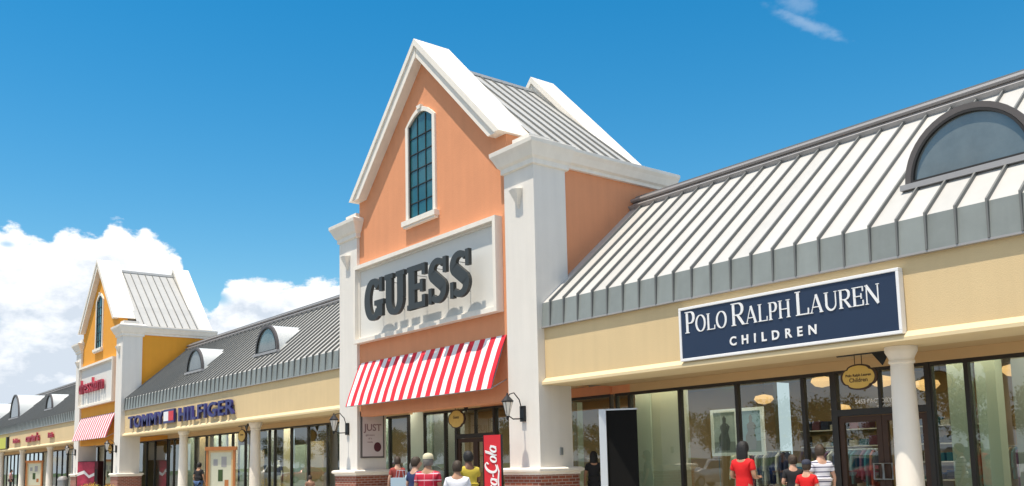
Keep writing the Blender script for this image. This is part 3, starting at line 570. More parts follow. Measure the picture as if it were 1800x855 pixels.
for word in ('Polo', 'Ralph', 'Lauren'):
    for i, ch in enumerate(word):
        hh = .43 if i == 0 else .325; C = ch.upper(); Tk, tk = .135, .05
        w = {'P': .56, 'O': .76, 'L': .60, 'R': .68, 'A': .80, 'H': .74, 'U': .74, 'E': .62, 'N': .80}[C] * hh * 1.0555
        add_strokes(mb, glyph(C, w / hh, Tk, tk, .06, .04), x, z_(2.47) , hh, hh, Tk, tk, 14.078, 14.089); x += w + (.025 if i else .012)
    x += .085
print('polo width end', x)
mb.build('lettering', M['signwhite'], t)
text_mesh('CHILDREN', .235, .012, 'lettering', M['signwhite'], t, (-10.2, 14.082, z_(2.105)), bold=.006, spacing=1.95)
t = thing('letter_sign', 'blue capital letters reading TOMMY HILFIGER around a small flag', 'sign', (-43.4, 14.1, z_(2.2)))
text_mesh('TOMMY', .86, .10, 'lettering', M['tnavy'], t, (-50.55, 14.11, z_(2.17)), bold=.018, align='LEFT', spacing=1.12, sx=1.72)
text_mesh('HILFIGER', .86, .10, 'lettering', M['tnavy'], t, (-42.75, 14.11, z_(2.17)), bold=.018, align='LEFT', spacing=1.14, sx=1.72)
fl = MB().box(-44.75, -43.25, 14.06, 14.16, z_(2.16), z_(2.80)).build('flag_box', M['tnavy'], t)
MB().box(-44.70, -44.02, 14.05, 14.0598, z_(2.26), z_(2.70)).build('white_field', M['signwhite'], fl)
MB().box(-44.0, -43.30, 14.05, 14.0598, z_(2.26), z_(2.70)).build('red_field', M['red'], fl)
t = thing('letter_sign', 'red letters on the white panel of the distant orange tower', 'sign', (-57.6, 13.9, z_(4.6)))
text_mesh('dressbarn', 1.2, .14, 'lettering', M['magenta'], t, (-57.5, 13.88, z_(4.6)), bold=.004, spacing=1.12, sx=1.0)
t = thing('letter_sign', 'row of small red words on the farthest cream wall', 'sign', (-74.5, 14.1, z_(2.3)))
text_mesh('babies', .5, .1, 'lettering', M['magenta'], t, (-80.6, 14.12, z_(2.3)), bold=.01, sx=1.9)
text_mesh("carter's", .78, .1, 'lettering', M['magenta'], t, (-74.6, 14.12, z_(2.25)), bold=.02, sx=1.9)
text_mesh('kids', .5, .1, 'lettering', M['magenta'], t, (-68.7, 14.12, z_(2.32)), bold=.01, sx=1.9)
t = thing('shop_sign', 'yellow shop sign cut by the left edge of the photo', 'sign', (-89, 14.1, z_(2.2)))
MB().box(-95, -84.5, 14.06, 14.21, z_(1.98), z_(2.85)).build('board', mat('lime_sign', (.55, .55, .05), .5), t); MB().box(-84.49, -84.0, 14.04, 14.212, z_(1.95), z_(2.88)).build('end_frame', M['black'], t)
# hanging blade signs
def blade(x, y, zc, lines, label, s=1.):
    t = thing('hanging_sign', label, 'hanging sign', (x, y, zc - .25), group='oval hanging shop signs'); N = 40
    def shape(k):
        out = []
        for i in range(N):
            a = 2 * math.pi * i / N; r = 1 - .09 * math.exp(-((((a * 57.3) % 90) - 45) / 7.) ** 2); out.append((x + .36 * s * k * r * math.cos(a), zc + .235 * s * k * r * math.sin(a)))
        return out
    MB().prism(shape(1.0), 'y', y - .022, y + .022).build('board', M['goldd'], t); MB().prism(shape(.88), 'y', y - .028, y - .0225).prism(shape(.88), 'y', y + .0225, y + .028).build('face', M['gold'], t)
    MB().tube([(x - .07, y, zc + .23 * s), (x - .07, y, zc + .40)], .008, 6).tube([(x + .07, y, zc + .23 * s), (x + .07, y, zc + .40)], .008, 6).build('hangers', M['ironblk'], t)
    MB().tube([(x - .42, y, zc + .41), (x + .62, y, zc + .41)], .018, 6).prism([(x + .28, zc + .40), (x + .62, zc + .40), (x + .47, zc + .17)], 'y', y - .012, y + .012).box(x + .56, x + .62, y - .03, y + .03, zc + .39, z_(1.86)).build('bracket', M['ironblk'], t)
    for k, l in enumerate(lines): text_mesh(l, (.105 if len(l) < 10 else .068) * s, .004, 'lettering', M['goldd'], t, (x, y - .031, zc + .01 - .10 * k), bold=.001)
blade(-9.18, 15.2, z_(1.38), ('Polo Ralph Lauren', 'Children'), 'oval gold hanging sign under the navy shop sign', 1.0)
blade(-21.65, 15.0, z_(1.30) - .06, ('Guess',), 'oval gold hanging sign below the red striped awning', 1.15)
blade(-37.4, 15.0, z_(1.32), ('Tommy',), 'oval gold hanging sign beside a round column of the middle shop', 1.15)
blade(-57.3, 15.0, z_(1.25), ('dressbarn',), 'oval gold hanging sign below the pink striped awning', 1.15)
# framed poster on the side of the left pier
t = thing('wall_poster', 'framed white poster with a round maroon seal on the pier side', 'poster', (-25.64, 14.5, z_(.3)))
MB().box(-25.658, -25.60, 14.10, 14.93, z_(.21), z_(1.66)).build('frame', M['dframe'], t)
MB().box(-25.5999, -25.594, 14.15, 14.88, z_(.26), z_(1.61)).build('sheet', mat('poster_sheet', (.62, .55, .54), .5, var=.06), t)
pt = mat('poster_ink', (.26, .17, .18), .6)
text_mesh('JUST', .30, .004, 'lettering', pt, t, (-25.590, 14.515, z_(1.06)), ux=(0, 1, 0), bold=.006)
for k in range(3): text_mesh(('get more', 'of it', 'inside')[k], .085, .004, 'lettering', pt, t, (-25.590, 14.42, z_(.90 - .11 * k)), ux=(0, 1, 0))
MB().loft([[(xx, 14.68 + .13 * math.cos(2 * math.pi * i / 24), z_(.55) + .15 * math.sin(2 * math.pi * i / 24)) for i in range(24)] for xx in (-25.5938, -25.588)]).build('seal', mat('maroon_seal', (.09, .02, .03), .6), t)
# small box on right pier
t = tag(MB().box(-16.779, -16.74, 14.60, 14.69, z_(.13), z_(.31)).build('outlet_box', M['grey'], None, bevel=.008), 'small grey electrical box on the side of the right white pier', 'electrical box')
# house number on the transom
t = thing('door_number', 'white address lettering on the glass above the shop door', 'lettering', (-9.6, 16.57, 2.7))
text_mesh('5453 FACTORY', .115, .004, 'lettering', M['signwhite'], t, (-9.75, 16.585, z_(.98)), bold=.002); text_mesh('SHOPS BLVD', .10, .004, 'lettering', M['signwhite'], t, (-9.4, 16.585, z_(.86)), bold=.002)
# ------------------------------------------------------------------ pavement things
def kiosk(x, y, rz, label, lab2=False):
    t = thing('directory_board', label, 'directory board', (x, y, .14), rz)
    B = lambda n, m, *a: MB().box(*a).build(n, m, t, local=True)
    MB().box(-.55, -.47, -.09, .09, 0, 2.1).box(.47, .55, -.09, .09, 0, 2.1).box(-.6, .6, -.11, .11, 2.1, 2.24).box(-.47, .47, -.08, .08, .25, .40).build('frame', M['wood'], t, local=True)
    fr = MB()
    for a in ((-.468, -.40, -.05, .05, .402, 2.098), (.40, .468, -.05, .05, .402, 2.098), (-.40, .40, -.05, .05, 2.02, 2.098), (-.40, .40, -.05, .05, .402, .47)): fr.box(*a)
    fr.build('inner_frame', mat('tan_frame', (.66, .47, .24), .6), t, local=True)
    p = B('map_sheet', M['paper'], -.40, .40, -.02, .02, .47, 2.02)
    for k, (a, b, c, d, m) in enumerate(((-.28, -.12, 1.5, 1.75, 'lead'), (.02, .22, 1.45, 1.85, 'lead'), (-.1, .08, .9, 1.35, 'leafA'), (.15, .3, .7, .95, 'wood'))): MB().box(a, b, -.024, -.0201, c, d).build('map_block', M[m], p, local=True)
kiosk(-35.51, 13.4, 1.0, 'wooden framed map board standing outside the middle shop')
kiosk(-73.4, 14.1, 1.15, 'tan wooden board between columns of the farthest shop')
t = thing('display_board', 'tall black board with a pale metal edge in front of the windows', 'display board', (-14.75, 14.7, .14), .62)
MB().box(-.34, .34, -.03, .03, 0, 2.50).build('board', mat('black_board', (.006, .006, .006), .8, spec=.15), t, local=True)
MB().box(-.50, -.341, -.09, .12, 0, 2.53).box(-.34, .36, -.05, .2, 2.503, 2.535).build('casing', mat('pale_casing', (.58, .62, .66), .4, metal=.3, streak=.1), t, local=True)
# banner with script lettering
t = thing('drink_banner', 'narrow red upright banner with white Coca-Cola script beside the brick pier', 'banner', (-17.66, 13.26, .14), .28)
MB().box(-.25, .25, -.02, .02, .12, 2.05).build('banner', M['red'], t, local=True)
MB().box(-.28, -.255, -.025, .025, 0, 2.06).box(.255, .28, -.025, .025, 0, 2.06).box(-.35, .35, -.22, .22, 0, .04).build('stand', M['ironblk'], t, local=True)
def script(word):
    q = []; x = 0.
    for ch in word:
        if ch == 'C': q.append((ell(x + .42, .5, .36, .5, 50, 310, 20), [.05 + .13 * math.sin(math.pi * i / 20) for i in range(21)])); q.append(([(x + .65, .88), (x + .55, .72)], .10)); x += .78
        elif ch in 'oa': q.append((ell(x + .22, .28, .18, .26, 0, 360, 20), None)); x += .44
        elif ch == 'c': q.append((ell(x + .22, .28, .18, .26, 50, 310, 16), None)); x += .40
        elif ch == 'l': q.append(([(x + .12, 0), (x + .08, .3), (x + .12, .95), (x + .22, 1.0), (x + .2, .6), (x + .06, .1)], .08)); x += .26
        elif ch == '-': q.append(([(x, .32), (x + .2, .34)], .09)); x += .26
        if ch == 'a': q.append(([(x - .04, .52), (x - .02, .02)], .11)); x += .1
    return q, x
q, wd = script('Coca-Cola'); sc_ = 1.50 / wd
q = [([(px_ + py_ * .22, py_) for px_, py_ in p], w_) for p, w_ in q]
q.append(([(.7, .0), (1.2, -.18), (2.0, -.12), (2.6, -.20), (3.1, -.05)], [.04, .10, .12, .10, .03]))
mb = MB(); add_strokes(mb, q, 0, 0, sc_, sc_, .15, .06, .0, .004, ux=(0, 0, 1), z=(-1, 0, 0), org=(.13, -.026, .30)); mb.build('lettering', M['signwhite'], t, local=True)
# drinks vending machine by the orange tower
t = thing('vending_machine', 'dark red drinks machine standing under the pink striped awning', 'vending machine', (-60.0, 14.6, .14), .9)
MB().box(-.62, .62, -.38, .40, 0, 2.0).build('cabinet', mat('maroon_cabinet', (.10, .012, .02), .4), t, local=True, bevel=.02)
MB().box(-.60, .42, -.40, -.381, .15, 1.95).build('front_panel', mat('drink_panel', (.40, .04, .08), .3, var=.9, vscale=2.4), t, local=True)
MB().prism([(-.6, 1.3), (-.2, 1.45), (.1, 1.15), (.42, 1.3), (.42, 1.12), (.1, .98), (-.2, 1.25), (-.6, 1.12)], 'y', -.406, -.4005).build('wave_mark', M['signwhite'], t, local=True)
MB().box(.45, .60, -.41, -.381, .8, 1.5).build('coin_panel', M['black'], t, local=True)
t = thing('litter_bin', 'grey bin standing in the farthest shop arcade', 'bin', (-65.6, 14.3, .14))
MB().lathe([(.26, 0), (.30, .1), (.30, .85)], 0, 0, 18).build('drum', M['grey'], t, local=True, smooth=True); MB().lathe([(.33, .85), (.33, .92), (.22, 1.08), (.05, 1.12)], 0, 0, 18).build('lid', M['lead'], t, local=True, smooth=True)
# flower bushes
def bush(x, y, r, h, label, m2):
    t = thing('flowering_shrub', label, 'shrub', (x, y, .12)); lf = MB(); fl = MB()
    for k in range(520):
        a = random.uniform(0, 6.283); b = math.acos(random.uniform(0, 1)); rr = random.uniform(.75, 1.05); c = Vector((r * rr * math.sin(b) * math.cos(a), r * rr * math.sin(b) * math.sin(a), .12 + h * rr * math.cos(b)))
        d = Vector((random.gauss(0, 1), random.gauss(0, 1), random.gauss(0, 1))).normalized(); e = d.cross(Vector((.3, .2, 1))).normalized(); s = random.uniform(.03, .055)
        (fl if random.random() < .55 else lf).add([c - d * s, c + e * s * .6, c + d * s, c - e * s * .6], [(0, 1, 2, 3)])
    lf.build('leaves', M['leafA'], t, local=True); fl.build('flowers', m2, t, local=True)
    MB().tube([(0, 0, -.1), (0, 0, h * .6)], .03, 6).build('stem', M['bark'], t, local=True)
bush(-48.9, 11.9, .75, .72, 'yellow flowering shrub below the distant orange tower, left one', M['leafB']); bush(-47.3, 12.4, .65, .62, 'yellow flowering shrub below the distant orange tower, right one', M['leafB'])
# ------------------------------------------------------------------ shop interiors (seen through the glass)
def partition(x0, x1, y, z1, label, m='pale'): tag(MB().box(x0, x1, y, y + .28, .146, z1).build('display_wall', M[m]), label, 'display wall')
partition(-16.60, -16.08, 17.05, 3.7, 'narrow pale wall behind the first window right of the white pier')
M['sage'] = mat('sage_wall', (.50, .50, .40), .8, var=.05)
partition(-16.07, -15.10, 17.08, 3.5, 'wide beige wall panel behind the second window right of the white pier', 'sage')
partition(-8.50, -8.14, 17.05, 3.7, 'narrow pale wall behind glass just right of the round column')
partition(-7.98, -7.62, 17.05, 3.7, 'pale wall strip behind the window right of the dark mullion')
partition(-7.58, -7.0, 17.6, 3.7, 'greyish recessed wall near the right edge behind glass', 'ceil')
partition(-27.9, -26.4, 17.2, 3.7, 'pale backdrop in the window beside the framed pier poster')
partition(-26.2, -24.8, 17.2, 3.4, 'pale backdrop in the window behind the striped red shirt', 'ceil')
partition(-31.0, -29.5, 17.1, 3.6, 'pale green backdrop behind the window beside the left white pier')
partition(-34.3, -33.2, 17.3, 3.6, 'beige backdrop behind the window right of the nearer middle column', 'intw')
partition(-46.6, -45.6, 17.2, 3.6, 'pale backdrop behind a window left of the farther middle column')
rng = random.Random(5); px0 = -51.0; kk = 0
names_ = ['pale green', 'beige', 'off white', 'tan']
places = ['left of the farther column', 'between the middle columns', 'right of the nearer column']
while px0 < -28.6:
    w = rng.uniform(.5, 1.3)
    tag(MB().box(px0, px0 + w, 17.3, 17.4, .146, rng.uniform(2.3, 3.6)).build('display_screen', M[['pale', 'intw', 'ceil', 'creamtrim'][kk % 4]]), '%s display screen in the middle shop window, number %s from the orange tower' % (names_[kk % 4], ['one', 'two', 'three', 'four', 'five', 'six', 'seven', 'eight', 'nine', 'ten', 'eleven', 'twelve', 'thirteen', 'fourteen', 'fifteen', 'sixteen', 'seventeen', 'eighteen'][kk]), 'display screen', 'display screens in the middle shop windows')
    px0 += w + rng.uniform(.4, 1.2); kk += 1
def rack(x, y, rz, label, cols, n=13):
    t = thing('clothes_rack', label, 'clothes rack', (x, y, .146), rz, group='clothes racks inside the shop')
    MB().tube([(-.7, 0, 1.5), (.7, 0, 1.5)], .014, 6).build('rail', M['grey'], t, local=True)
    for s in (-.7, .7): MB().tube([(s, 0, 1.5), (s, 0, 0)], .016, 6).tube([(s, -.25, .02), (s, .25, .02)], .016, 6).build('leg', M['grey'], t, local=True)
    for i in range(n):
        xx = -.62 + i * 1.24 / (n - 1); w = random.uniform(.17, .24); l = random.uniform(.6, .95); q = random.uniform(-.02, .02); g = MB()
        g.prism([(-.03, 1.48), (.03, 1.48), (w, 1.38), (w + .03, 1.05), (w - .03, 1.06), (w * .85, 1.25), (w * .9, 1.48 - l), (-w * .9, 1.48 - l + q), (-w * .85, 1.25), (-w + .03, 1.06), (-w - .03, 1.05), (-w, 1.38)], 'x', xx - .022, xx + .022)
        g.build('garment', random.choice(cols), t, local=True)
cl = [mat('cloth_%s' % n, c, .85) for n, c in (('black', (.02, .02, .025)), ('navy', (.03, .04, .10)), ('white', (.55, .55, .52)), ('plum', (.14, .05, .09)), ('khaki', (.28, .22, .13)), ('teal', (.03, .14, .18)), ('rust', (.30, .08, .05)))]
rack(-13.9, 18.6, .2, 'clothes rack behind the window left of the framed pictures', cl[:4]); rack(-12.2, 19.6, -.1, 'clothes rack behind the two framed pictures', cl[:3]); rack(-11.2, 18.2, .1, 'clothes rack behind the window left of the shop door', cl); rack(-15.3, 20.6, 0, 'clothes rack deep inside behind the beige wall panel', cl)
rack(-9.3, 20.8, 0, 'clothes rack straight inside the shop door', cl); rack(-5.8, 19.5, 0, 'clothes rack inside at the right edge', cl); rack(-36.2, 19, .3, 'clothes rack inside the middle shop near the map board', cl); rack(-32.5, 19.2, 0, 'clothes rack inside the middle shop by the pier', cl); rack(-48, 19, 0, 'clothes rack inside the middle shop at its far end', cl)
def shelf(x, y, w, label, m='intw'):
    t = thing('display_shelf', label, 'display shelf', (x, y, .146), 0, group='shelving inside the shop')
    MB().box(-w / 2, w / 2, .18, .22, 0, 2.3).box(-w / 2 - .04, -w / 2 - .001, -.22, .22, 0, 2.32).box(w / 2 + .001, w / 2 + .04, -.22, .22, 0, 2.32).build('case', M[m], t, local=True)
    for k in range(5):
        z = .25 + k * .45; s = MB().box(-w / 2, w / 2, -.2, .178, z, z + .03).build('shelf', M['signwhite'], t, local=True); x_ = -w / 2 + .1
        while x_ < w / 2 - .3:
            ww = random.uniform(.2, .3); MB().box(x_, x_ + ww, -.16, .14, z + .031, z + .03 + random.uniform(.1, .3)).build('folded_clothes', random.choice(cl), s, local=True, bevel=.02); x_ += ww + .05
shelf(-14.4, 22.8, 2.4, 'wall shelving with folded clothes seen through the window left of the framed pictures'); shelf(-11.6, 22.8, 2.4, 'wall shelving with folded clothes seen behind the framed pictures'); shelf(-8.8, 23, 2.0, 'wall shelving seen through the glass shop door'); shelf(-23.2, 19.6, 2.2, 'shelving seen through the entrance below the striped awning'); shelf(-37.5, 20.5, 2.4, 'shelving inside the middle shop')
# framed pictures leaning inside the window
def picture(x, w, z0, z1, label, cols, y=17.15):
    t = thing('framed_picture', label, 'picture', (x, y, z0)); h = z1 - z0; k = .075
    f = MB()
    for a in ((-w / 2, w / 2, -.03, .03, 0, k), (-w / 2, w / 2, -.03, .03, h - k, h), (-w / 2, -w / 2 + k, -.03, .03, k, h - k), (w / 2 - k, w / 2, -.03, .03, k, h - k)): f.box(*a)
    f.build('frame', M['signwhite'], t, local=True); s = MB().box(-w / 2 + k, w / 2 - k, -.01, .01, k, h - k).build('print', mat('photo_print', cols[0], .5, var=.3, vscale=3), t, local=True)
    MB().prism([(px_ * w, py_ * h) for px_, py_ in ((-.2, .12), (.16, .12), (.2, .3), (.13, .5), (.2, .62), (.12, .68), (.05, .7), (.07, .8), (.0, .86), (-.07, .8), (-.05, .7), (-.16, .64), (-.12, .5), (-.22, .4))], 'y', -.0165, -.0138).build('printed_figure', mat('photo_figure', cols[1], .6), s, local=True)
    MB().box(-w / 2 + k, w / 2 - k, -.0135, -.0101, k, h * .30).build('printed_ground', mat('photo_ground', cols[2], .6), s, local=True)
    fl_ = MB().tube([(-w * .3, .03, 0), (-w * .3, .06, .146 - z0)], .012, 6).tube([(w * .3, .03, 0), (w * .3, .06, .146 - z0)], .012, 6).build('stand', M['grey'], t, local=True)
picture(-13.85, .78, z_(.02), z_(1.10), 'white framed grey picture of a figure inside the window', ((.42, .46, .46), (.10, .11, .12), (.25, .27, .27)))
picture(-13.10, .70, z_(.02), z_(1.10), 'white framed blue and brown picture beside the grey one', ((.20, .32, .36), (.16, .15, .12), (.09, .13, .05)))
picture(-11.55, .9, .55, 1.38, 'low pale board with a blue picture in the window behind the shoppers', ((.04, .22, .34), (.35, .6, .65), (.05, .25, .35)), y=16.95)
# mannequin
def skin_mesh(name, verts, edges, radii, m, parent, sub=1, root=0):
    me = D.meshes.new(name); me.from_pydata(verts, edges, []); o = D.objects.new(name, me); COL.objects.link(o)
    md = o.modifiers.new('s', 'SKIN'); md.use_smooth_shade = True
    if sub: sb = o.modifiers.new('u', 'SUBSURF'); sb.levels = sub; sb.render_levels = sub
    for i, r in enumerate(radii):
        sv = me.skin_vertices[0].data[i]; sv.radius = r if isinstance(r, tuple) else (r, r); sv.use_root = (i == root)
    bpy.context.view_layer.update(); nm = D.meshes.new_from_object(o.evaluated_get(bpy.context.evaluated_depsgraph_get())); D.objects.remove(o)
    nm.materials.clear(); [nm.materials.append(x) for x in (m if isinstance(m, list) else [m])]
    for p in nm.polygons: p.use_smooth = True; p.material_index = 0
    r = D.objects.new(name, nm); COL.objects.link(r); r.parent = parent; return r
def head_mb(c, s, yaw, pitch=0.):
    """a head with jaw, nose, eyes, ears; faces +Y before yaw"""
    nu, nv = 20, 14; rings = []
    for j in range(nv + 1):
        a = math.pi * j / nv; zz = -math.cos(a) * .118; rr = math.sin(a); ring = []
        for i in range(nu):
            th = 2 * math.pi * i / nu; x = .077 * rr * math.cos(th); y = .096 * rr * math.sin(th); fy = max(0, math.sin(th))
            if zz < 0: x *= 1 + zz * 1.9; y = y * (1 + zz * (.6 if fy > 0 else 2.2)) + .012 * fy
            nose = math.exp(-((x / .016) ** 2)) * math.exp(-(((zz + .015) / .022) ** 2)) * (fy > .5); y += .024 * nose
            y -= .008 * math.exp(-(((abs(x) - .030) / .014) ** 2)) * math.exp(-(((zz - .012) / .014) ** 2)) * (fy > .4)
            ring.append((x, y, zz))
        if j in (0, nv): ring = [(x * .3, y * .3, zz) for x, y, zz in [(.02 * math.cos(2 * math.pi * i / nu), .02 * math.sin(2 * math.pi * i / nu), zz) for i in range(nu)]]
        rings.append(ring)
    mb = MB().loft(rings); n0 = len(mb.f)
    for sg in (-1, 1): mb.sphere((sg * .077, -.008, .0), .012, .022, .034, 8, 6)
    n1 = len(mb.f)
    for sg in (-1, 1): mb.sphere((sg * .030, .082, .012), .012, .008, .008, 8, 6)
    n2 = len(mb.f); mb.sphere((0, .090, -.058), .024, .008, .007, 8, 6)
    cs, sn = math.cos(yaw), math.sin(yaw); cp, sp2 = math.cos(pitch), math.sin(pitch); out = []
    for x, y, z in mb.v:
        y, z = y * cp - z * sp2, y * sp2 + z * cp; out.append((c[0] + s * (x * cs - y * sn), c[1] + s * (x * sn + y * cs), c[2] + s * z))
    mb.v = out; return mb, (n0, n1, n2)
SKINS = {k: mat('skin_%s' % k, c, .55, spec=.4, var=.05, vscale=8) for k, c in (('light', (.55, .32, .22)), ('tan', (.42, .23, .14)), ('brown', (.16, .08, .05)))}
HAIR = {k: mat('hair_%s' % k, c, .6, bump=1., bscale=60, var=.4, vscale=25) for k, c in (('black', (.010, .009, .009)), ('brown', (.045, .028, .016)), ('grey', (.20, .18, .16)), ('blond', (.38, .29, .15)))}
EYE = mat('eye', (.03, .025, .02), .2); LIP = mat('lip', (.35, .12, .10), .5)
def person(label, x, y, ht, face, shirt, pants, skin='tan', hair='black', hat=None, arms='down', fat=1., headyaw=0., long_hair=False, sleeves='short', step=.1, group=None):
    """face: heading of the chest in radians (0 = looks along +Y)"""
    s = ht / 1.75; t = thing('person', label, 'person', (x, y, .14 if y > 11.6 else 0.), face, group)
    V = {}; E_ = []; Rd = {}
    def v(n, p, r): V[n] = tuple(c * s for c in p); Rd[n] = tuple(c * s for c in r) if isinstance(r, tuple) else r * s
    v('pel', (0, 0, .95), (.155 * fat, .115 * fat)); v('wst', (0, .005, 1.10), (.140 * fat, .105 * fat)); v('che', (0, 0, 1.26), (.158 * fat, .112 * fat)); v('uch', (0, -.01, 1.39), (.118 * fat, .085 * fat)); v('nkb', (0, -.012, 1.46), (.085, .07)); v('nk', (0, .0, 1.53), (.062, .062)); v('hdb', (0, .010, 1.585), (.058, .062))
    for g, k in ((-1, 'l'), (1, 'r')):
        el_, wr = {'down': ((.245, -.02, 1.13), (.255, .06, .90)), 'front': ((.23, -.03, 1.13), (.14, .22, 1.12)), 'hip': ((.33, -.05, 1.18), (.20, .04, 1.0)), 'phone': ((.22, .04, 1.14), (.10, .26, 1.28))}[arms if not isinstance(arms, tuple) else arms[0 if g < 0 else 1]]
        v('sh' + k, (g * .165 * (.6 + .4 * fat), -.01, 1.375), .056 * (.5 + .5 * fat)); v('el' + k, (g * el_[0], el_[1], el_[2]), .040); v('wr' + k, (g * wr[0], wr[1], wr[2]), .027)
        d = (Vector(wr) - Vector(el_)).normalized(); hp = Vector(wr) + d * .075; V['ha' + k] = tuple(Vector((g * hp.x, hp.y, hp.z)) * s); Rd['ha' + k] = (.040 * s, .018 * s)
        v('hi' + k, (g * .095, 0, .88), .092 * (.5 + .5 * fat)); v('kn' + k, (g * .105, .02 + g * step * .4, .50), .058); v('an' + k, (g * .11, -.02 + g * step, .09), .040); v('to' + k, (g * .125, .14 + g * step, .035), (.042, .03))
    def mk(name, names, edges, grow, m, parent, root, extra=None, sub=2):
        names2 = list(names); vs = [V[n] for n in names2]; rd = [tuple(c + grow * s for c in (Rd[n] if isinstance(Rd[n], tuple) else (Rd[n], Rd[n]))) for n in names2]
        if extra:
            for n, p, r in extra: names2.append(n); vs.append(p); rd.append((r[0] * s, r[1] * s) if isinstance(r, tuple) else (r * s, r * s))
        ix = {n: i for i, n in enumerate(names2)}
        return skin_mesh(name, vs, [(ix[a], ix[b]) for a, b in edges], rd, m, parent, sub, ix[root])
    base = ['pel', 'wst', 'che', 'uch', 'nkb', 'nk', 'hdb']; ed = [('pel', 'wst'), ('wst', 'che'), ('che', 'uch'), ('uch', 'nkb'), ('nkb', 'nk'), ('nk', 'hdb')]
    for k in 'lr': base += [a + k for a in ('sh', 'el', 'wr', 'ha', 'hi', 'kn', 'an', 'to')]; ed += [('uch', 'sh' + k), ('sh' + k, 'el' + k), ('el' + k, 'wr' + k), ('wr' + k, 'ha' + k), ('pel', 'hi' + k), ('hi' + k, 'kn' + k), ('kn' + k, 'an' + k), ('an' + k, 'to' + k)]
    body = mk('body', base, ed, 0, [SKINS[skin], EYE, LIP], t, 'pel')
    # head, ears and fingers joined into the body mesh
    hc = (0, .022 * s, 1.618 * s); mbh, (n0, n1, n2) = head_mb(hc, s * 1.07, headyaw)
    nh_ = len(mbh.f)
    for k, g in (('l', -1), ('r', 1)):
        h = Vector(V['ha' + k]); d = (h - Vector(V['wr' + k])).normalized(); side = Vector((0, 1, 0)) if abs(d.y) < .8 else Vector((g, 0, 0)); side = (side - d * side.dot(d)).normalized(); cu_ = d.cross(side) * g
        for i, L_ in enumerate((.070, .080, .075, .058)):
            a = h + side * (.028 - .0187 * i) * s; mbh.tube([a - d * .02 * s, a + d * L_ * .45 * s, a + (d * L_ * .8 - cu_ * .014) * s, a + (d * L_ - cu_ * .032) * s], [.0095 * s, .0092 * s, .0085 * s, .006 * s], 6)
        a = Vector(V['wr' + k]) + d * .03 * s + side * .022 * s; mbh.tube([a, a + (side * .028 + d * .025) * s, a + (side * .036 + d * .058) * s], [.012 * s, .0105 * s, .008 * s], 6)
    bm = bmesh.new(); bm.from_mesh(body.data); vv = [bm.verts.new(p) for p in mbh.v]
    for i, f in enumerate(mbh.f):
        try: fc_ = bm.faces.new([vv[j] for j in f])
        except ValueError: continue
        fc_.smooth = True; fc_.material_index = 1 if n1 <= i < n2 else (2 if n2 <= i < nh_ else 0)
    bmesh.ops.recalc_face_normals(bm, faces=bm.faces); bm.to_mesh(body.data); bm.free()
    # hair
    mbx = MB(); rings = []
    for j in range(9):
        a = math.pi * .72 * (1 - j / 8); ring = []
        for i in range(18):
            th = 2 * math.pi * i / 18; fr_ = max(0, math.sin(th)); aa = a * (1 - .52 * fr_); ring.append((.090 * math.sin(aa) ** .8 * math.cos(th), -.006 + .106 * math.sin(aa) ** .8 * math.sin(th), .010 + .122 * math.cos(aa)))
        rings.append([(p[0], p[1], p[2]) for p in ring])
    rings[-1] = [(x_ * .05 + .002 * math.cos(i), y_ * .05, .132) for i, (x_, y_, z_2) in enumerate(rings[-1])]
    mbx.loft(rings)
    if long_hair: mbx.loft([[(w_ * math.cos(2 * math.pi * i / 14), -.045 + d_ * math.sin(2 * math.pi * i / 14), z2) for i in range(14)] for w_, d_, z2 in ((.05, .04, .10), (.085, .06, .07), (.094, .07, .0), (.10, .065, -.10), (.095, .05, -.20), (.07, .035, -.27))])
    cs, sn = math.cos(headyaw), math.sin(headyaw); mbx.v = [(hc[0] + s * 1.08 * (a * cs - b * sn), hc[1] + s * 1.08 * (a * sn + b * cs), hc[2] + s * 1.08 * c) for a, b, c in mbx.v]
    mbx.build('hair', HAIR[hair], t, local=True, smooth=True)
    if hat:
        mh = MB(); mh.loft([[(r_ * math.cos(2 * math.pi * i / 20), -.004 + r_ * 1.18 * math.sin(2 * math.pi * i / 20), z2) for i in range(20)] for r_, z2 in ((.090, .045), (.092, .07), (.085, .105), (.06, .135), (.01, .148))])
        mh.loft([[(.075 * math.cos(a_) * (1 if k_ else 1), .075 + q_ + .02 * math.sin(a_), .05 + h_ + .01 * (0 if q_ else 1)) for a_ in [math.pi * 2 * i / 10 for i in range(10)]] for k_, q_, h_ in ((0, 0, .0), (1, .07, -.012), (1, .085, -.014))])
        mh.v = [(hc[0] + s * 1.1 * (a * cs - b * sn), hc[1] + s * 1.1 * (a * sn + b * cs), hc[2] + s * 1.1 * c) for a, b, c in mh.v]; mh.build('cap', hat, t, local=True, smooth=True)
    # clothes
    sn_ = ['pel', 'wst', 'che', 'uch']; se = [('pel', 'wst'), ('wst', 'che'), ('che', 'uch')]; ex = [('nkx', (0, -.012 * s, 1.475 * s), (.070, .068)), ('hem', (0, 0, .86 * s), (.168 * fat, .130 * fat))]; se += [('uch', 'nkx'), ('pel', 'hem')]
    for k in 'lr':
        sn_.append('sh' + k); se.append(('uch', 'sh' + k)); A = Vector(V['sh' + k]); B_ = Vector(V['el' + k])
        if sleeves == 'short': ex.append(('sl' + k, tuple(A.lerp(B_, .62)), .062)); se.append(('sh' + k, 'sl' + k))
        else: ex.append(('e2' + k, tuple(B_), .052)); ex.append(('w2' + k, tuple(B_.lerp(Vector(V['wr' + k]), .92)), .042)); se += [('sh' + k, 'e2' + k), ('e2' + k, 'w2' + k)]
    mk('shirt', sn_, se, .017, shirt, t, 'pel', ex)
    pn = ['pel']; pe = []; ex = []
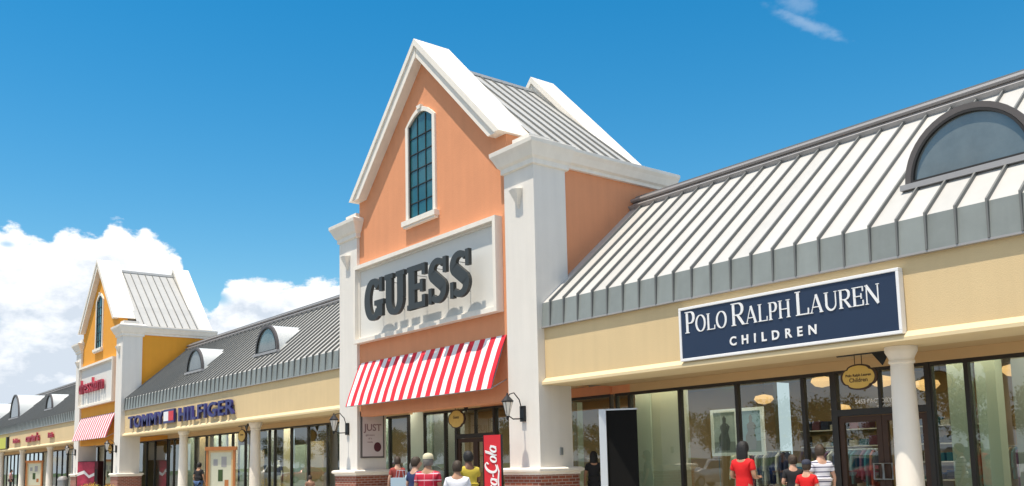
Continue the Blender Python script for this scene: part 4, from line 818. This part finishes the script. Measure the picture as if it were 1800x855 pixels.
    for k in 'lr': pn += ['hi' + k, 'kn' + k]; pe += [('pel', 'hi' + k), ('hi' + k, 'kn' + k)]; K = Vector(V['kn' + k]); Aa = Vector(V['an' + k]); ex.append(('cf' + k, tuple(K.lerp(Aa, .93)), .062)); pe.append(('kn' + k, 'cf' + k))
    mk('trousers', pn, pe, .012, pants, t, 'pel', ex)
    for k in 'lr':
        a = Vector(V['an' + k]); b = Vector(V['to' + k]); MB().loft([[(a.x + w_ * s * math.cos(2 * math.pi * i / 12), (a.y + b.y) / 2 + (l_ * s) * math.sin(2 * math.pi * i / 12), z2 * s) for i in range(12)] for w_, l_, z2 in ((.052, .140, .0), (.056, .145, .03), (.048, .12, .07), (.038, .07, .10))]).build('shoe', M['rubber'], t, local=True, smooth=True)
    return t
red_stripe = stripes('red_striped_shirt', (.80, .45, .50), (.50, .008, .035), .118, .17, axis=2, cross=(.16, .06))
polo_stripe = stripes('white_striped_polo', (.05, .05, .12), (.70, .70, .76), .082, .22, axis=2)
white_sh = mat('white_shirt', (.78, .78, .82), .85, bump=.9, bscale=9, var=.08, vscale=5); yel_sh = mat('yellow_shirt', (.55, .42, .05), .85, bump=.9, bscale=9, var=.08, vscale=5); red_sh = mat('red_shirt', (.66, .006, .008), .8, bump=.9, bscale=9, var=.08, vscale=5)
jeans = mat('blue_jeans', (.05, .10, .22), .85, var=.15, vscale=6); khaki = mat('khaki_cloth', (.34, .27, .17), .85); blackc = mat('black_cloth', (.014, .014, .017), .85); navyc = mat('navy_cloth', (.02, .03, .10), .85)
FW = math.radians(38)        # walking away from the viewer, towards the entrance
person('man in a red shirt with thin white stripes and pale cap seen from behind', -13.99, 9.05, 1.71, .75, red_stripe, khaki, 'tan', 'grey', hat=mat('cream_cap', (.62, .56, .38), .8), fat=1.18, headyaw=.1, arms='front')
person('person in a plain white shirt seen from behind in front of the entrance', -13.25, 9.17, 1.585, .95, white_sh, navyc, 'tan', 'brown', fat=1.2, headyaw=.2)
person('person in a yellow shirt with dark hair looking to the left', -15.2, 10.8, 1.78, 1.3, yel_sh, blackc, 'brown', 'black', fat=1.02, arms='phone', headyaw=.15)
person('person in a dark blue shirt with dark hair beside the left brick pier', -16.40, 10.30, 1.69, .2, navyc, khaki, 'light', 'brown', arms='front', headyaw=-.6)
person('person in light blue behind the dark blue shirt', -17.2, 10.75, 1.60, .4, mat('light_blue_shirt', (.35, .48, .58), .85), jeans, 'light', 'grey')
person('person in a rust coloured top nearest the left brick pier', -20.6, 12.4, 1.60, 1.2, mat('rust_shirt', (.30, .05, .04), .85), jeans, 'light', 'brown')
person('woman in a bright red top with black hair facing the shop window', -9.74, 12.49, 1.66, .1, red_sh, jeans, 'tan', 'black', fat=.98, long_hair=True, arms='front')
person('man in a white polo with dark horizontal stripes by the window', -9.36, 14.12, 1.58, 1.0, polo_stripe, khaki, 'light', 'brown', fat=1.02, arms='down')
person('person in black between the woman in red and the striped polo', -9.95, 14.15, 1.42, .7, blackc, blackc, 'light', 'brown', arms='front', fat=.95, headyaw=.5)
person('child in a red shirt and dark cap beside the striped polo', -9.12, 13.34, 1.32, .3, red_sh, navyc, 'light', 'brown', hat=mat('dark_cap', (.03, .035, .06), .8), fat=1.0)
person('dark haired person half hidden behind the right brick pier', -16.72, 15.65, 1.62, .9, blackc, blackc, 'tan', 'black', long_hair=True)
person('person in dark clothes standing beside the farther round column', -38.5, 13.6, 1.66, .6, blackc, jeans, 'tan', 'black')
person('small child in brown near the left brick pier', -27.3, 13.2, 1.12, 1.3, mat('brown_shirt', (.26, .15, .10), .85), khaki, 'light', 'brown')
person('person in pink in the farthest arcade at the left', -79.2, 13.6, 1.66, -.4, mat('pink_shirt', (.6, .35, .38), .85), blackc, 'tan', 'black')
def bag(x, y, z, rz, label, m, s=1.):
    t = thing('shopping_bag', label, 'shopping bag', (x, y, z), rz)
    MB().loft([[(-.16 * s * k, -.06 * s * k, q), (.16 * s * k, -.06 * s * k, q), (.16 * s * k, .06 * s * k, q), (-.16 * s * k, .06 * s * k, q)] for k, q in ((.94, 0), (1, .05), (1.02, .34 * s))]).build('bag_body', m, t, local=True)
    for g in (-.055, .055): MB().tube([(-.07 * s, g * s, .33 * s), (-.05 * s, g * s, .46 * s), (.05 * s, g * s, .46 * s), (.07 * s, g * s, .33 * s)], .005, 5).build('handle', m, t, local=True)
bag(-17.05, 10.35, .82, .6, 'pale blue shopping bag held beside the dark blue shirt', mat('pale_blue_bag', (.45, .58, .66), .6), 1.3)
# mannequin in window: simplified body, headless style
def mannequin(x, y, label, shirtm, face=3.3):
    t = thing('mannequin', label, 'mannequin', (x, y, .146), face); pm = mat('mannequin_body', (.62, .58, .50), .4)
    vs = [(0, 0, .95), (0, 0, 1.1), (0, 0, 1.28), (0, 0, 1.4), (0, 0, 1.5), (0, .01, 1.58), (0, .02, 1.70), (-.17, 0, 1.4), (-.24, 0, 1.13), (-.24, .06, .88), (.17, 0, 1.4), (.24, 0, 1.13), (.24, .06, .88), (-.09, 0, .88), (-.1, .02, .5), (-.1, 0, .06), (.09, 0, .88), (.1, .02, .5), (.1, 0, .06)]
    ed = [(0, 1), (1, 2), (2, 3), (3, 4), (4, 5), (5, 6), (3, 7), (7, 8), (8, 9), (3, 10), (10, 11), (11, 12), (0, 13), (13, 14), (14, 15), (0, 16), (16, 17), (17, 18)]
    rd = [(.14, .10), (.11, .09), (.14, .10), (.12, .08), .045, .06, (.075, .09), .05, .035, .025, .05, .035, .025, .08, .05, .035, .08, .05, .035]
    skin_mesh('body', vs, ed, rd, pm, t); skin_mesh('shirt', [vs[0], vs[1], vs[2], vs[3], vs[7], (-.22, 0, 1.2), vs[10], (.22, 0, 1.2)], [(0, 1), (1, 2), (2, 3), (3, 4), (4, 5), (3, 6), (6, 7)], [(.16, .12), (.135, .11), (.16, .12), (.14, .10), .065, .055, .065, .055], shirtm, t)
    MB().lathe([(.16, 0), (.16, .015), (.01, .02)], 0, 0, 18).build('stand', M['grey'], t, local=True)
mannequin(-13.30, 16.95, 'pale dressed mannequin in the window in front of the framed pictures', mat('pale_dress', (.62, .62, .50), .8)); mannequin(-5.6, 17.2, 'mannequin in a teal top at the right edge', cl[5]); mannequin(-38.9, 17.3, 'mannequin in dark clothes inside the middle shop', cl[1]); mannequin(-27.3, 17.05 - .2, 'mannequin in white inside the window left of the entrance', white_sh)
# warm pendant lamps inside the shop at right
for x, y, z, l in ((-12.43, 19., 1.69, 'glowing round ceiling lamp seen left of the hanging gold sign'), (-10.93, 19., 1.58, 'glowing round ceiling lamp just right of the hanging gold sign'), (-9.91, 19, 1.42, 'glowing ceiling lamp seen just right of the round column'), (-8.1, 19, 1.57, 'glowing round ceiling lamp nearest the right edge'), (-15.2, 20.5, 1.5, 'glowing ceiling lamp deep inside left of the framed pictures'), (-6.9, 21.5, 1.5, 'glowing ceiling lamp deep inside near the right edge'), (-14.0, 22.2, 1.2, 'glowing ceiling lamp above the shelving behind the pictures')):
    t = thing('ceiling_lamp', l, 'ceiling lamp', (x, y, z_(z)), group='ceiling lamps inside the shop'); z0 = z_(z)
    MB().lathe([(.02, -.13), (.16, -.10), (.26, 0), (.22, .09), (.05, .13)], x, y, 18, z0).build('lamp_shade', M['lampglow'], t, smooth=True); MB().tube([(x, y, z0 + .12), (x, y, 3.75)], .01, 6).build('rod', M['ironblk'], t)
def arealamp(name, x, y, z, sx, sy, e, col=(1, .80, .55)):
    a = D.lights.new(name, 'AREA'); a.shape = 'RECTANGLE'; a.size = sx; a.size_y = sy; a.energy = e; a.color = col; o = D.objects.new(name, a); COL.objects.link(o); o.location = (x, y, z)
arealamp('shop_lighting', -9, 20.8, 3.7, 14, 4, 90); arealamp('window_fill_light', -9.6, 16.86, 3.72, 15.5, .3, 210, (1, .88, .70)); arealamp('window_fill_light', -22.5, 16.88, 3.72, 7, .3, 110, (1, .92, .8)); arealamp('window_fill_light', -39, 16.88, 3.72, 23, .3, 420, (1, .92, .8)); arealamp('shop_lighting', -22, 20.5, 3.7, 6, 5, 60, (1, .95, .85)); arealamp('shop_lighting', -39, 20.5, 3.7, 20, 5, 150, (1, .95, .85))  # narrow strips just inside the glass are added fill, brightening the display walls
# ------------------------------------------------------------------ the lot behind the viewer (seen in the glass)
def car_proto(label, paint, kind):
    t = thing('parked_car', label, 'car', (0, 0, 0), 0, group='cars parked behind the viewer and mirrored in the glass')
    if kind == 'sedan': up = [(-2.3, .55), (-2.25, .85), (-1.6, 1.0), (-.95, 1.40), (.35, 1.44), (1.05, 1.02), (2.0, .86), (2.3, .62)]
    else: up = [(-2.3, .6), (-2.28, 1.1), (-2.1, 1.62), (.1, 1.72), (.95, 1.12), (1.95, 1.0), (2.25, .7)]
    def wy(z): return .88 - max(0, z - .95) * .42
    rings = []
    for xx, zt in up:
        zb = .28; pr = [(-wy(.6), .5), (-wy(min(zt, .95)), min(zt, .95) - .02), (-wy(zt) + .05, zt - .03), (-wy(zt) * .55, zt + .02), (wy(zt) * .55, zt + .02), (wy(zt) - .05, zt - .03), (wy(min(zt, .95)), min(zt, .95) - .02), (wy(.6), .5), (.8, zb), (-.8, zb)]; rings.append([(xx, a, b) for a, b in pr])
    MB().loft(rings).build('body', paint, t, local=True, smooth=True)
    g = MB(); hi = 1.36 if kind == 'sedan' else 1.60
    fx0, fx1 = (-.9, .30) if kind == 'sedan' else (-1.9, .05)
    for sg in (-1, 1):
        lo = 1.0; q = [(fx0 - .45, lo), (fx1 + .62, lo), (fx1 + .05, hi), (fx0 + .05, hi)]; g.add([(a, sg * (wy(b) + .012), b) for a, b in q], [(0, 1, 2, 3)])
    a, b = up[-4 if kind == 'sedan' else -4], up[-3]
    g.add([(a[0] + .1, -.58, a[1] + .015), (a[0] + .1, .58, a[1] + .015), (b[0] - .05, .74, b[1] + .05), (b[0] - .05, -.74, b[1] + .05)], [(0, 1, 2, 3)]); g.build('windows', M['glassdk'], t, local=True)
    for xx in (-1.4, 1.4):
        for sg in (-1, 1):
            w = MB().loft([[(xx + r * math.cos(2 * math.pi * i / 20), sg * yy, .33 + r * math.sin(2 * math.pi * i / 20)) for i in range(20)] for r, yy in ((.30, .68), (.33, .70), (.33, .88), (.30, .90))]).build('wheel', M['rubber'], t, local=True)
            MB().loft([[(xx + .21 * math.cos(2 * math.pi * i / 14), sg * yy, .33 + .21 * math.sin(2 * math.pi * i / 14)) for i in range(14)] for yy in (.88, .915)]).build('rim', M['grey'], w, local=True)
    for sg in (-1, 1): MB().box(2.16, 2.27, sg * .62 - .16, sg * .62 + .16, .66, .80).build('headlight', M['lanternglass'], t, local=True); MB().box(-2.34, -2.24, sg * .66 - .12, sg * .66 + .12, .72, .90).build('tail_light', M['red'], t, local=True)
    return t
paints = {k: mat('car_paint_' + k, c, .2, metal=m_, spec=.8) for k, c, m_ in (('silver', (.55, .56, .57), .6), ('white', (.75, .75, .74), 0), ('red', (.35, .02, .02), .2), ('blue', (.03, .07, .22), .4), ('dark', (.03, .03, .035), .4), ('beige', (.45, .40, .31), .4))}
protos = {}
for i, (x, y, rz, k, kd) in enumerate(((-9.4, -3.2, 1.6, 'silver', 'sedan'), (-12.3, -3.5, 1.55, 'dark', 'suv'), (-15.1, -3.2, 1.57, 'white', 'sedan'), (-17.9, -3.6, 1.6, 'silver', 'suv'), (-20.7, -3.3, 1.57, 'red', 'sedan'), (-23.6, -4.2, 1.57, 'beige', 'sedan'), (-26.3, -4.4, 1.6, 'blue', 'suv'), (-31.9, -4.6, 1.57, 'silver', 'sedan'), (-37.5, -5.2, 1.57, 'white', 'suv'), (-43, -5.8, 1.57, 'dark', 'sedan'), (-49, -6.6, 1.57, 'red', 'suv'), (-56, -6.4, 1.57, 'beige', 'sedan'), (-62, -6.4, 1.57, 'white', 'sedan'), (-68, -6.4, 1.57, 'blue', 'suv'), (-74, -6.4, 1.57, 'silver', 'suv'), (-83, -6.4, 1.57, 'red', 'sedan'), (-92, -6.4, 1.57, 'white', 'suv'), (-103, -6.4, 1.57, 'silver', 'sedan'), (-6.3, -3.4, 1.57, 'white', 'suv'), (-22, -22, -1.57, 'white', 'sedan'), (-28, -22, -1.57, 'dark', 'suv'), (-36, -22, -1.57, 'silver', 'sedan'), (-46, -22, -1.57, 'blue', 'sedan'), (-58, -22, -1.57, 'white', 'suv'))):
    key = (k, kd)
    if key in protos: t = copytree(protos[key])
    else: t = protos[key] = car_proto('', paints[k], kd)
    t.location = (x, y, 0); t.rotation_euler = (0, 0, rz)
    t['label'] = '%s %s mirrored in the windows, %s row behind the viewer, %s' % (k, 'saloon' if kd == 'sedan' else 'estate car', 'nearer' if y > -10 else 'farther', 'right end' if x > -13 else 'middle part' if x > -24 else 'left part' if x > -45 else 'far left end')
def tree(x, y, h, r, label, seed):
    random.seed(seed); t = thing('shade_tree', label, 'tree', (x, y, -.02), random.uniform(0, 6), group='trees along the far side of the parking lot')
    tr = MB().tube([(0, 0, 0), (.05, .04, h * .25), (0, .1, h * .5), (.1, 0, h * .8)], [.22, .16, .12, .05], 8)
    for k in range(6): a = k * 1.05; tr.tube([(0, .05, h * (.3 + .05 * k)), (r * .35 * math.cos(a), r * .35 * math.sin(a), h * (.45 + .05 * k)), (r * .65 * math.cos(a), r * .65 * math.sin(a), h * (.55 + .05 * k))], [.08, .05, .02], 5)
    tr.build('trunk', M['bark'], t, local=True, smooth=True); c = MB(); cen = [Vector((random.gauss(0, r * .42), random.gauss(0, r * .42), h * random.uniform(.42, .95))) for _ in range(16)]
    for k in range(4200):
        b = random.choice(cen); p = b + Vector((random.gauss(0, 1), random.gauss(0, 1), random.gauss(0, .8))) * r * .20; d = Vector((random.gauss(0, 1), random.gauss(0, 1), random.gauss(0, 1))).normalized(); e = d.cross(Vector((.2, .1, 1))).normalized(); s = random.uniform(.12, .24)
        c.add([p - d * s, p + e * s * .6, p + d * s, p - e * s * .6], [(0, 1, 2, 3)])
    c.build('crown', M['leafA'], t, local=True); return t
pr_t = [tree(-40, -56, 8, 3.4, '', 1), tree(-60, -57, 7, 3.0, '', 2)]
for i in range(26):
    x = -14 - i * 7.6; t = pr_t[i] if i < 2 else copytree(pr_t[i % 2]); t.location = (x, -56 - (i * 37 % 5), -.02); t.rotation_euler = (0, 0, i * 1.7); t.scale = (1 + .15 * math.sin(i * 2.1),) * 3
    t['label'] = 'broad green tree across the parking lot, mirrored in the shop windows'
print('scene built')
